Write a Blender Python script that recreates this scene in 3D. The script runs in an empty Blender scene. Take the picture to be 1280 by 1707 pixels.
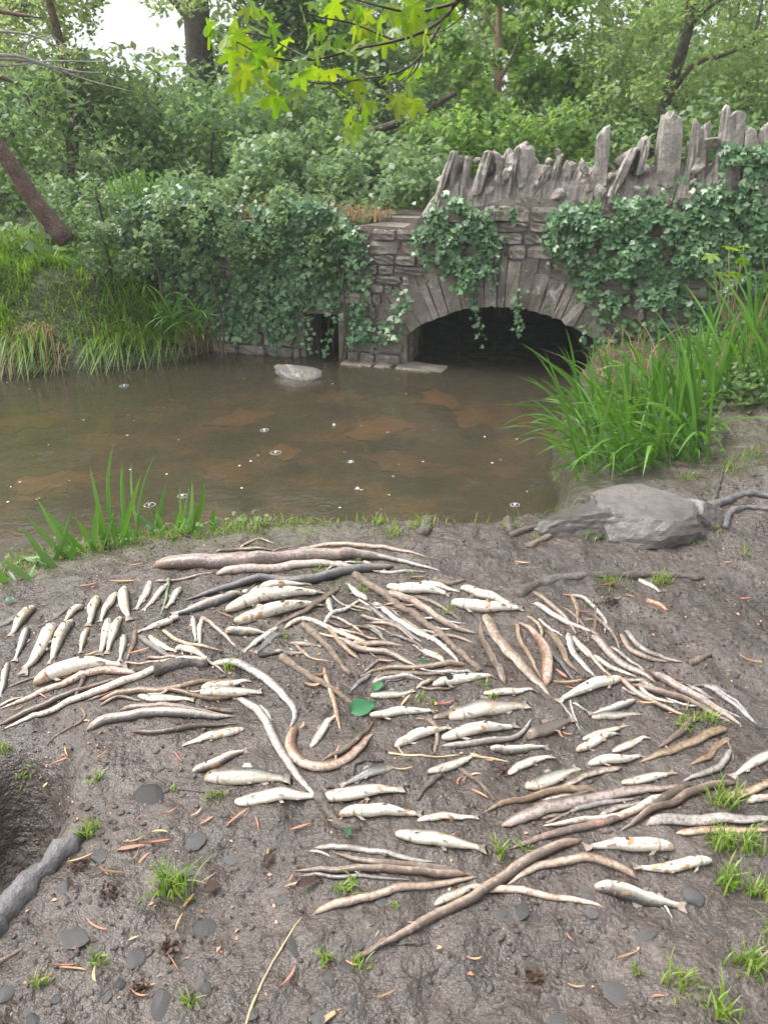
import bpy, bmesh, math, random
import numpy as np
from mathutils import Vector, Matrix
random.seed(7); RNG = np.random.default_rng(7)
SC = bpy.context.scene
COL = SC.collection
R = math.radians
# ---------------------------------------------------------------- camera, sky, sun, exposure
PITCH = R(25.0); CAMZ = 1.5; FPX = 1280.0
cam_d = bpy.data.cameras.new('camera'); cam = bpy.data.objects.new('camera', cam_d); COL.objects.link(cam)
cam.location = (0, 0, CAMZ); cam.rotation_euler = (math.pi/2 - PITCH, 0, 0)
cam_d.sensor_fit = 'VERTICAL'; cam_d.sensor_height = 36.0; cam_d.lens = 36.0*FPX/1707.0
cam_d.clip_start = 0.05; cam_d.clip_end = 400
cam_d.dof.use_dof = True; cam_d.dof.focus_distance = 2.5; cam_d.dof.aperture_fstop = 7.0
SC.camera = cam
W = bpy.data.worlds.new('World'); SC.world = W; W.use_nodes = True
nt = W.node_tree; nt.nodes.clear()
SUN_EL, SUN_AZ = R(62), R(-80)          # azimuth measured from +Y towards +X
sky = nt.nodes.new('ShaderNodeTexSky'); sky.sky_type = 'NISHITA'; sky.sun_disc = False
sky.sun_elevation = SUN_EL; sky.sun_rotation = SUN_AZ; sky.air_density = 1.0; sky.dust_density = 4.0
hs = nt.nodes.new('ShaderNodeHueSaturation'); hs.inputs['Saturation'].default_value = 0.22
bg = nt.nodes.new('ShaderNodeBackground'); bg.inputs['Strength'].default_value = 0.15
ow = nt.nodes.new('ShaderNodeOutputWorld')
nt.links.new(sky.outputs[0], hs.inputs['Color']); nt.links.new(hs.outputs[0], bg.inputs['Color']); nt.links.new(bg.outputs[0], ow.inputs[0])
sun_d = bpy.data.lights.new('sun', 'SUN'); sun_d.energy = 1.45; sun_d.angle = R(30); sun_d.color = (1.0, 0.97, 0.92)
sun = bpy.data.objects.new('sun', sun_d); COL.objects.link(sun)
sd = Vector((math.sin(SUN_AZ)*math.cos(SUN_EL), math.cos(SUN_AZ)*math.cos(SUN_EL), math.sin(SUN_EL)))
sun.rotation_euler = sd.to_track_quat('Z', 'Y').to_euler(); sun.location = (0, 0, 20)
SC.view_settings.view_transform = 'Standard'; SC.view_settings.look = 'None'
SC.view_settings.exposure = 1.3; SC.view_settings.gamma = 1.0; SC.view_settings.use_curve_mapping = False
SC.cycles.max_bounces = 8; SC.cycles.transparent_max_bounces = 12
SC.cycles.use_adaptive_sampling = True

# ---------------------------------------------------------------- helpers
CP, SP = math.cos(PITCH), math.sin(PITCH)
def ray(px, py):
    dx = (px-640)/FPX; dy = (853.5-py)/FPX
    return np.array([dx, CP+dy*SP, -SP+dy*CP])
def at_y(px, py, Y):
    r = ray(px, py); t = Y/r[1]
    return Vector((r[0]*t, Y, CAMZ+r[2]*t))
def at_z(px, py, z):
    r = ray(px, py); t = (z-CAMZ)/r[2]
    return Vector((r[0]*t, r[1]*t, z))
def sm(a, b, x):
    t = np.clip((x-a)/(b-a), 0, 1); return t*t*(3-2*t)
_TAB = np.random.default_rng(3).random((256, 256))
def vnoise(x, y):
    xi = np.floor(x).astype(int); yi = np.floor(y).astype(int); fx = x-xi; fy = y-yi
    fx = fx*fx*(3-2*fx); fy = fy*fy*(3-2*fy)
    a = _TAB[xi & 255, yi & 255]; b = _TAB[(xi+1) & 255, yi & 255]; c = _TAB[xi & 255, (yi+1) & 255]; d = _TAB[(xi+1) & 255, (yi+1) & 255]
    return (a*(1-fx)+b*fx)*(1-fy)+(c*(1-fx)+d*fx)*fy - 0.5
def fbm(x, y, o=3):
    s = 0; a = 1.0
    for i in range(o):
        s = s+a*vnoise(x*2**i+17*i, y*2**i+5*i); a *= 0.5
    return s
WZ = -0.2
# bridge wall frame: A at the pier corner, u along the wall, n away from the camera
AX, AY = -0.38, 6.93; UX, UY = 0.956, -0.293; NX, NY = 0.293, 0.956
SKEW = 0.20                      # the vault runs back at a slant to the wall
def wall(s, d, z): return Vector((AX+UX*s+NX*d, AY+UY*s+NY*d, z))
def wall_px(px, py, d=0.0):      # where the ray of a pixel meets the wall plane
    r = ray(px, py); t = (AX*NX+AY*NY+d)/(r[0]*NX+r[1]*NY)
    p = np.array([r[0]*t, r[1]*t]); return (p[0]-AX)*UX+(p[1]-AY)*UY, CAMZ+r[2]*t
POOL = np.array([(-7, 0.4), (-3.6, 1.0), (-2.6, 1.95), (-1.95, 2.50), (-1.65, 2.76), (-1.38, 2.92), (-1.02, 3.05), (-0.74, 3.10), (-0.42, 3.13), (-0.24, 3.13), (0.15, 3.11), (0.55, 3.14), (0.85, 3.25),
                 (1.0, 3.9), (1.1, 4.6), (1.35, 5.4), (1.72, 6.3), (2.3, 7.2), (1.2, 7.6), (0.25, 7.2), (0.0, 7.02), (-1.62, 7.40), (-1.85, 7.0), (-2.2, 6.75), (-2.8, 6.5), (-4.0, 6.3), (-7, 6.2)])
def pool_sd(x, y):               # > 0 inside the pool
    x = np.asarray(x, float); y = np.asarray(y, float)
    best = np.full(x.shape, 1e9); ins = np.zeros(x.shape, bool)
    n = len(POOL)
    for i in range(n):
        ax, ay = POOL[i]; bx, by = POOL[(i+1) % n]
        ex, ey = bx-ax, by-ay
        t = np.clip(((x-ax)*ex+(y-ay)*ey)/(ex*ex+ey*ey), 0, 1)
        best = np.minimum(best, np.hypot(x-ax-t*ex, y-ay-t*ey))
        c = ((ay > y) != (by > y)) & (x < ex*(y-ay)/(ey if abs(ey) > 1e-9 else 1e-9)+ax)
        ins ^= c
    return np.where(ins, best, -best)
HOLLOWS = []   # (x, y, r, depth)
def H(x, y):
    x = np.asarray(x, float); y = np.asarray(y, float)
    d = pool_sd(x, y) + 0.05*fbm(x*3.1, y*3.1, 2)
    near = y < 5.0
    mud = 0.05*fbm(x*1.3+3, y*1.3, 2) + 0.030*fbm(x*5, y*5, 3) + 0.014*fbm(x*19, y*19, 2)
    mud = mud + 0.012*np.maximum(0, fbm(x*42, y*42, 2)-0.08) + 0.012*np.maximum(0, fbm(x*12+40, y*12, 2)-0.15)
    mud = mud - 0.30*np.exp(-(((x+1.0)/0.15)**2+((y-1.42)/0.22)**2)**2)
    mud = mud - 0.05*sm(-0.7, -1.5, x)
    for hx, hy, hr, hd in HOLLOWS:
        mud = mud - hd*np.exp(-((x-hx)**2+(y-hy)**2)/hr**2)
    rise = 0.5*sm(1.25, 2.5, x)*sm(2.9, 4.4, y)*(1-0.75*sm(4.5, 5.6, y)) + 0.5*sm(2.5, 6, x)*sm(2, 5, y)
    rise = rise + 0.06*sm(0.75, 1.4, x)*sm(2.6, 3.2, y)
    land_near = mud + rise
    bank = (0.62*sm(0.0, 0.8, -d)*(0.35+0.65*sm(-1.6, -2.7, x)) + 0.16*fbm(x*2, y*2, 2))*sm(-0.05, 0.2, -d) - 0.06
    land = np.where(near | (x > 0.6), land_near, bank)
    bed = -0.47 + 0.05*fbm(x*2.2, y*2.2, 3)
    w = sm(-0.06, 0.16, d)
    h = land*(1-w) + bed*w
    s = (x-AX)*UX+(y-AY)*UY; dd = (x-AX)*NX+(y-AY)*NY; s = s+SKEW*np.clip(dd, 0, 4)
    step = np.where((s > 0.50) & (s < 2.36), 3.9, np.where((s > -0.47) & (s < 0.07), 1.3, 0.30))  # ground shuts the vault's unseen far end to stop light
    back = 1.0 + 0.10*fbm(x*1.2, y*1.2, 2) + 0.16*np.maximum(0, dd-1.5) + 0.02*np.maximum(0, dd-4)*np.maximum(0, 1.0-x*0.35)
    back = np.minimum(back, 2.3+0.3*fbm(x*.3, y*.3, 2))
    inwall = (dd > -0.05) & (s > -1.62)
    tun = np.where((s > 0.5) & (s < 2.36) | (s > -0.47) & (s < 0.07), -0.47, np.minimum(h, 0.6))
    hb = tun*(1-sm(0, 0.09, dd-step))+back*sm(0, 0.09, dd-step)
    h = np.where(inwall, np.where(dd > 0.02, hb, h), h)
    left = (s <= -1.62) & (dd > -0.2)
    h = np.where(left, np.maximum(h, h*(1-sm(0.0, 1.2, dd))+back*sm(0.0, 1.2, dd)), h)
    return h
def hz(x, y): return float(H(np.array([x]), np.array([y]))[0])
def P(px, py, lift=0.0, tmax=7.0):
    r = ray(px, py); t = np.linspace(1.0, tmax, 50)
    for _ in range(2):
        f = CAMZ+r[2]*t - H(r[0]*t, r[1]*t) - lift
        i = int(np.argmax(f < 0))
        if f[i] >= 0: i = len(t)-1
        if _ == 0: t = np.linspace(t[max(i-1, 0)], t[i], 14)
    i = max(i, 1); a, b = f[i-1], f[i]
    tt = t[i-1]+(t[i]-t[i-1])*a/(a-b) if a != b else t[i]
    return Vector((r[0]*tt, r[1]*tt, CAMZ+r[2]*tt)), tt
def mesh(name, v, f, mats=(), smooth=True, attr=None):
    m = bpy.data.meshes.new(name)
    m.from_pydata([tuple(p) for p in v], [], f)
    for mt in (mats if isinstance(mats, (list, tuple)) else [mats]): m.materials.append(mt)
    if smooth: m.polygons.foreach_set('use_smooth', [True]*len(m.polygons))
    if attr is not None:
        a = m.color_attributes.new('body', 'FLOAT_COLOR', 'POINT'); a.data.foreach_set('color', np.asarray(attr, np.float32).ravel())
    m.update(); return m
def bigmesh(name, V, F, mat, k=4, smooth=False, rnd=None):
    """V (n,3), F (m,k) by foreach_set"""
    m = bpy.data.meshes.new(name); n = len(V); q = len(F)
    m.vertices.add(n); m.vertices.foreach_set('co', np.asarray(V, np.float32).ravel())
    m.loops.add(q*k); m.loops.foreach_set('vertex_index', np.asarray(F, np.int32).ravel())
    m.polygons.add(q); m.polygons.foreach_set('loop_start', np.arange(0, q*k, k, dtype=np.int32))
    m.polygons.foreach_set('loop_total', np.full(q, k, np.int32))
    if smooth: m.polygons.foreach_set('use_smooth', np.ones(q, bool))
    m.materials.append(mat); m.update(calc_edges=True)
    if rnd is not None:
        a = m.color_attributes.new('body', 'FLOAT_COLOR', 'POINT'); a.data.foreach_set('color', np.asarray(rnd, np.float32).ravel())
    return m
def ob(name, me, parent=None, loc=None, rot=None, scale=None):
    o = bpy.data.objects.new(name, me); COL.objects.link(o)
    if parent is not None: o.parent = parent
    if loc is not None: o.location = loc
    if rot is not None: o.rotation_euler = rot
    if scale is not None: o.scale = scale
    return o
def tag(o, label, cat=None, group=None, kind=None):
    if label: o['label'] = label
    if cat: o['category'] = cat
    if group: o['group'] = group
    if kind: o['kind'] = kind
    return o
def empty(name, loc): return ob(name, None, loc=loc)
# ---------------------------------------------------------------- node material helper
class M:
    def __init__(s, name):
        s.m = bpy.data.materials.new(name); s.m.use_nodes = True; s.t = s.m.node_tree; s.t.nodes.clear()
        s.out = s.t.nodes.new('ShaderNodeOutputMaterial')
    def n(s, typ, **kw):
        nd = s.t.nodes.new('ShaderNode'+typ)
        for k, v in kw.items():
            if k in ('inp',):
                for kk, vv in v.items(): s.set(nd, kk, vv)
            else: setattr(nd, k, v)
        return nd
    def set(s, nd, k, v):
        i = nd.inputs[k]
        if hasattr(v, 'is_output') or isinstance(v, bpy.types.NodeSocket): s.t.links.new(v, i)
        else: i.default_value = v
    def noise(s, scale, detail=4, rough=0.55, vec=None, dist=0.0, out=0):
        nd = s.n('TexNoise'); s.set(nd, 'Scale', scale); s.set(nd, 'Detail', detail); s.set(nd, 'Roughness', rough); s.set(nd, 'Distortion', dist)
        if vec is not None: s.set(nd, 'Vector', vec)
        return nd.outputs[out]
    def ramp(s, fac, *stops):
        nd = s.n('ValToRGB'); cr = nd.color_ramp
        while len(cr.elements) < len(stops): cr.elements.new(0.5)
        for e, (p, c) in zip(cr.elements, stops):
            e.position = p; e.color = (c, c, c, 1) if isinstance(c, (int, float)) else (*c, 1)
        s.set(nd, 'Fac', fac); return nd.outputs[0]
    def mix(s, fac, a, b, blend='MIX'):
        nd = s.n('Mix', data_type='RGBA', blend_type=blend)
        for k, v in ((0, fac), (6, a), (7, b)):
            if isinstance(v, bpy.types.NodeSocket): s.t.links.new(v, nd.inputs[k])
            else: nd.inputs[k].default_value = (*v, 1) if isinstance(v, tuple) and len(v) == 3 else v
        return nd.outputs[2]
    def math(s, op, a, b=0.0, c=0.0, clamp=False):
        nd = s.n('Math', operation=op, use_clamp=clamp)
        for i, v in enumerate((a, b, c)): s.set(nd, i, v)
        return nd.outputs[0]
    def obj(s): return s.n('TexCoord').outputs['Object']
    def pos(s): return s.n('NewGeometry').outputs['Position']
    def rnd(s): return s.n('ObjectInfo').outputs['Random']
    def attr(s):
        a = s.n('Attribute'); a.attribute_name = 'body'; sp = s.n('SeparateColor'); s.t.links.new(a.outputs['Color'], sp.inputs[0]); return sp.outputs
    def bump(s, h, strength=0.5, dist=0.01, normal=None):
        nd = s.n('Bump'); s.set(nd, 'Height', h); s.set(nd, 'Strength', strength); s.set(nd, 'Distance', dist)
        if normal is not None: s.set(nd, 'Normal', normal)
        return nd.outputs[0]
    def bsdf(s, color, rough=0.6, spec=0.5, normal=None, coat=0.0, coat_rough=0.15):
        b = s.n('BsdfPrincipled'); s.set(b, 'Base Color', color if isinstance(color, bpy.types.NodeSocket) else (*color, 1)); s.set(b, 'Roughness', rough)
        s.set(b, 'Specular IOR Level', spec)
        if coat: s.set(b, 'Coat Weight', coat); s.set(b, 'Coat Roughness', coat_rough)
        if normal is not None: s.set(b, 'Normal', normal)
        s.t.links.new(b.outputs[0], s.out.inputs[0]); return b
# ---------------------------------------------------------------- materials
def mat_ground():
    m = M('wet_mud'); p = m.pos()
    n1 = m.noise(2.3, 4, 0.6, p); n2 = m.noise(14, 5, 0.62, p); n3 = m.noise(70, 4, 0.65, p); n4 = m.noise(260, 3, 0.6, p)
    c = m.ramp(n1, (0.33, (0.050, 0.038, 0.032)), (0.5, (0.088, 0.070, 0.060)), (0.68, (0.142, 0.118, 0.105)))
    c = m.mix(m.math('MULTIPLY', m.ramp(n2, (0.42, 0.0), (0.62, 1.0)), 0.7), c, (0.066, 0.054, 0.045))
    c = m.mix(m.math('MULTIPLY', m.ramp(n3, (0.56, 0.0), (0.70, 1.0)), 0.6), c, (0.165, 0.140, 0.120))
    c = m.mix(m.math('MULTIPLY', m.ramp(n4, (0.58, 0.0), (0.66, 1.0)), 0.6), c, (0.030, 0.023, 0.018))
    a = m.attr()                                    # R moss, G leaf mould, B stream bed
    moss = m.math('MULTIPLY', a[0], m.ramp(n2, (0.40, 0.0), (0.55, 1.0)), clamp=True)
    c = m.mix(moss, c, m.mix(n3, (0.07, 0.10, 0.02), (0.14, 0.15, 0.04)))
    c = m.mix(a[1], c, m.mix(n3, (0.030, 0.040, 0.014), (0.075, 0.070, 0.035)))
    bedc = m.mix(m.ramp(m.noise(3.5, 3, 0.5, p), (0.45, 0.0), (0.66, 1.0)), (0.075, 0.058, 0.034), (0.30, 0.165, 0.075))
    c = m.mix(a[2], c, bedc)
    rg = m.math('ADD', m.ramp(m.noise(6, 4, 0.6, p), (0.42, 0.11), (0.64, 0.38)), m.math('MULTIPLY', n3, 0.14))
    nb = m.bump(n2, 0.9, 0.045); nb = m.bump(n3, 0.5, 0.009, nb); nb = m.bump(n4, 0.25, 0.0025, nb)
    m.bsdf(c, rg, 0.5, nb); return m.m
def mat_fish(name, back, side, belly, patch=0.35, spots=0.4, dirt=0.25, rough=0.42):
    m = M(name); o = m.obj(); a = m.attr(); r = m.rnd()
    off = m.n('VectorMath', operation='ADD'); m.set(off, 0, o); cb = m.n('CombineXYZ'); m.set(cb, 0, m.math('MULTIPLY', r, 37.0)); m.set(cb, 1, m.math('MULTIPLY', r, 11.0)); m.set(off, 1, cb.outputs[0]); v = off.outputs[0]
    n1 = m.noise(26, 4, 0.6, v); n2 = m.noise(110, 3, 0.6, v); n3 = m.noise(330, 2, 0.6, v)
    g = m.math('ADD', a[1], m.math('MULTIPLY', m.math('SUBTRACT', n1, 0.5), 0.28))
    c = m.ramp(g, (0.24, belly), (0.46, side), (0.64, tuple(0.6*b+0.4*s_ for b, s_ in zip(back, side))), (0.80, back))
    sp = m.n('TexVoronoi'); m.set(sp, 'Vector', v); m.set(sp, 'Scale', 150.0)
    spm = m.math('MULTIPLY', m.ramp(sp.outputs['Distance'], (0.22, 1.0), (0.32, 0.0)), m.ramp(a[1], (0.42, 0.0), (0.6, spots)))
    c = m.mix(spm, c, tuple(0.35*b for b in back))
    pt = m.math('MULTIPLY', m.ramp(m.noise(38, 3, 0.55, v), (0.585, 0.0), (0.615, 1.0)), patch*2.1, clamp=True)
    c = m.mix(pt, c, m.mix(n2, (0.33, 0.15, 0.055), (0.50, 0.30, 0.13)))
    c = m.mix(m.math('MULTIPLY', m.ramp(n2, (0.56, 0.0), (0.68, 1.0)), dirt), c, (0.16, 0.125, 0.095))
    hd = m.math('MULTIPLY', m.ramp(a[0], (0.0, 0.8), (0.05, 0.6), (0.17, 0.0)), m.ramp(n1, (0.42, 0.0), (0.62, 1.0)))
    c = m.mix(hd, c, m.mix(n2, (0.34, 0.19, 0.10), (0.56, 0.44, 0.30)))
    gl = m.math('MULTIPLY', m.ramp(a[0], (0.150, 0.0), (0.166, 1.0), (0.172, 1.0), (0.188, 0.0)), m.ramp(a[1], (0.70, 0.75), (0.85, 0.0)))
    c = m.mix(gl, c, (0.16, 0.085, 0.055))
    c = m.mix(m.math('MULTIPLY', a[2], 0.9), c, m.mix(n1, (0.13, 0.11, 0.095), (0.36, 0.29, 0.23)))
    hsv = m.n('HueSaturation'); m.set(hsv, 'Value', m.math('ADD', 0.84, m.math('MULTIPLY', r, 0.28))); m.set(hsv, 'Color', c)
    vs = m.n('TexVoronoi'); m.set(vs, 'Vector', v); m.set(vs, 'Scale', 420.0)
    nb = m.bump(n2, 0.45, 0.004); nb = m.bump(n3, 0.35, 0.0015, nb); nb = m.bump(vs.outputs['Distance'], 0.35, 0.0015, nb)
    b = m.bsdf(hsv.outputs[0], rough-0.06, 0.5, nb, coat=0.35, coat_rough=0.18)
    m.set(b, 'Subsurface Weight', 0.0)
    return m.m
def mat_eel(name, back, belly, patch, mottling=0.4):
    m = M(name); o = m.obj(); a = m.attr(); r = m.rnd()
    off = m.n('VectorMath', operation='ADD'); m.set(off, 0, o); cb = m.n('CombineXYZ'); m.set(cb, 0, m.math('MULTIPLY', r, 37.0)); m.set(cb, 1, m.math('MULTIPLY', r, 11.0)); m.set(off, 1, cb.outputs[0]); v = off.outputs[0]
    n1 = m.noise(14, 4, 0.65, v); n2 = m.noise(90, 4, 0.65, v); n3 = m.noise(320, 2, 0.6, v)
    sc = m.n('CombineXYZ'); m.set(sc, 0, m.math('MULTIPLY', a[0], 5.0)); m.set(sc, 1, m.math('MULTIPLY', a[1], 5.0)); m.set(sc, 2, m.math('MULTIPLY', r, 90.0))
    st = m.noise(1.6, 4, 0.6, sc.outputs[0])
    g = m.math('ADD', a[1], m.math('ADD', m.math('MULTIPLY', m.math('SUBTRACT', n1, 0.5), 0.45), m.math('MULTIPLY', m.math('SUBTRACT', st, 0.5), 0.8)))
    c = m.ramp(g, (0.22, belly), (0.50, tuple(0.5*x+0.5*y for x, y in zip(belly, back))), (0.78, back))
    c = m.mix(m.math('MULTIPLY', m.ramp(n1, (0.52, 0.0), (0.66, 1.0)), mottling), c, patch)
    c = m.mix(m.math('MULTIPLY', m.ramp(n2, (0.50, 0.0), (0.62, 1.0)), 0.62), c, (0.080, 0.062, 0.050))
    c = m.mix(m.math('MULTIPLY', m.ramp(n2, (0.30, 1.0), (0.42, 0.0)), 0.35), c, tuple(min(0.8, 1.5*x+0.06) for x in belly))
    c = m.mix(m.ramp(a[0], (0.0, 0.45), (0.05, 0.2), (0.09, 0.0)), c, (0.40, 0.22, 0.15))
    hsv = m.n('HueSaturation'); m.set(hsv, 'Value', m.math('ADD', 0.78, m.math('MULTIPLY', r, 0.45))); m.set(hsv, 'Color', c)
    nb = m.bump(n2, 0.6, 0.005); nb = m.bump(n3, 0.5, 0.0015, nb)
    m.bsdf(hsv.outputs[0], m.ramp(n2, (0.3, 0.22), (0.7, 0.5)), 0.5, nb, coat=0.35, coat_rough=0.15); return m.m
def mat_simple(name, c1, c2, scale=30, rough=0.6, bump=0.5, bdist=0.004, coat=0.0, vary=0.3, spec=0.5, c3=None):
    m = M(name); o = m.obj(); r = m.rnd()
    off = m.n('VectorMath', operation='ADD'); m.set(off, 0, o); cb = m.n('CombineXYZ'); m.set(cb, 0, m.math('MULTIPLY', r, 37.0)); m.set(off, 1, cb.outputs[0]); v = off.outputs[0]
    n1 = m.noise(scale, 5, 0.62, v); n2 = m.noise(scale*5, 4, 0.6, v)
    c = m.mix(m.ramp(n1, (0.35, 0.0), (0.65, 1.0)), c1, c2)
    if c3: c = m.mix(m.ramp(n2, (0.57, 0.0), (0.66, 0.8)), c, c3)
    hsv = m.n('HueSaturation'); m.set(hsv, 'Value', m.math('ADD', 1-vary/2, m.math('MULTIPLY', r, vary))); m.set(hsv, 'Color', c)
    nb = m.bump(n1, bump, bdist*3); nb = m.bump(n2, bump, bdist, nb)
    m.bsdf(hsv.outputs[0], m.ramp(n2, (0.3, max(0.05, rough-0.12)), (0.7, rough+0.12)), spec, nb, coat=coat); return m.m
def mat_leaf(name, c1, c2, trans=0.45, rough=0.45, spec=0.5, tcol=None, obj_rnd=False, coat=0.0):
    m = M(name)
    if obj_rnd: r = m.rnd(); r2 = m.math('FRACT', m.math('MULTIPLY', r, 7.31))
    else: a = m.attr(); r, r2 = a[0], a[1]
    c = m.mix(r, c1, c2)
    hsv = m.n('HueSaturation'); m.set(hsv, 'Value', m.math('ADD', 0.7, m.math('MULTIPLY', r2, 0.6))); m.set(hsv, 'Color', c)
    b = m.bsdf(hsv.outputs[0], rough, spec, coat=coat)
    t = m.n('BsdfTranslucent')
    tc = m.n('HueSaturation'); m.set(tc, 'Color', c); m.set(tc, 'Value', 1.7); m.set(tc, 'Saturation', 1.12); m.set(tc, 'Hue', 0.485)
    if tcol: m.set(t, 'Color', (*tcol, 1))
    else: m.t.links.new(tc.outputs[0], t.inputs[0])
    mx = m.n('MixShader'); m.set(mx, 0, trans); m.t.links.new(b.outputs[0], mx.inputs[1]); m.t.links.new(t.outputs[0], mx.inputs[2]); m.t.links.new(mx.outputs[0], m.out.inputs[0])
    return m.m
def mat_water():
    m = M('brook_water'); p = m.pos()
    mp = m.n('Mapping'); m.set(mp, 'Vector', p); mp.inputs['Scale'].default_value = (1.0, 1.7, 1)
    w1 = m.noise(5.0, 3, 0.55, mp.outputs[0], 0.3); w2 = m.noise(24, 3, 0.55, mp.outputs[0], 0.4)
    v = m.n('TexVoronoi'); m.set(v, 'Vector', p); m.set(v, 'Scale', 2.6)
    ds = v.outputs['Distance']; on = m.ramp(v.outputs['Color'], (0.35, 0.0), (0.36, 1.0))
    ring = m.math('MULTIPLY', m.math('SINE', m.math('MULTIPLY', ds, 95.0)), m.ramp(ds, (0.02, 1.0), (0.30, 0.0)))
    ring = m.math('MULTIPLY', ring, on)
    nb = m.bump(w1, 0.09, 0.05); nb = m.bump(w2, 0.10, 0.012, nb); nb = m.bump(ring, 0.45, 0.005, nb)
    tr = m.n('BsdfTransparent'); tr.inputs[0].default_value = (0.70, 0.59, 0.42, 1)
    df = m.n('BsdfDiffuse'); df.inputs[0].default_value = (0.074, 0.064, 0.043, 1)      # silt in suspension
    mx0 = m.n('MixShader'); m.set(mx0, 0, 0.50); m.t.links.new(tr.outputs[0], mx0.inputs[1]); m.t.links.new(df.outputs[0], mx0.inputs[2])
    gl = m.n('BsdfGlossy'); m.set(gl, 'Roughness', 0.03); m.set(gl, 'Normal', nb); gl.inputs['Color'].default_value = (1, 1, 1, 1)
    fr = m.n('Fresnel'); m.set(fr, 'IOR', 1.33); m.set(fr, 'Normal', nb)
    mx = m.n('MixShader'); m.t.links.new(fr.outputs[0], mx.inputs[0]); m.t.links.new(mx0.outputs[0], mx.inputs[1]); m.t.links.new(gl.outputs[0], mx.inputs[2])
    m.t.links.new(mx.outputs[0], m.out.inputs[0]); return m.m
def mat_rock(name, c1, c2, c3, scale=9, rough=0.55, moss=0.0, lichen=0.0):
    m = M(name); o = m.pos(); r = m.rnd()
    n1 = m.noise(scale, 5, 0.65, o); n2 = m.noise(scale*6, 5, 0.65, o); n3 = m.noise(scale*22, 3, 0.6, o)
    c = m.mix(m.ramp(n1, (0.35, 0.0), (0.65, 1.0)), c1, c2); c = m.mix(m.math('MULTIPLY', m.ramp(n2, (0.48, 0.0), (0.66, 1.0)), 0.6), c, c3)
    hsv = m.n('HueSaturation'); m.set(hsv, 'Value', m.math('ADD', 0.72, m.math('MULTIPLY', r, 0.56))); m.set(hsv, 'Color', c); c = hsv.outputs[0]
    if lichen: c = m.mix(m.math('MULTIPLY', m.ramp(m.noise(scale*1.6, 3, 0.5, o, 0.8), (0.63, 0.0), (0.67, 1.0)), lichen), c, (0.50, 0.50, 0.46))
    if moss: c = m.mix(m.math('MULTIPLY', m.ramp(m.noise(scale*0.8, 4, 0.6, o), (0.52, 0.0), (0.66, 1.0)), moss), c, (0.06, 0.075, 0.02))
    nb = m.bump(n1, 0.5, 0.03); nb = m.bump(n2, 0.6, 0.010, nb); nb = m.bump(n3, 0.5, 0.003, nb)
    m.bsdf(c, m.ramp(n2, (0.3, rough-0.15), (0.7, rough+0.2)), 0.5, nb); return m.m
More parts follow.
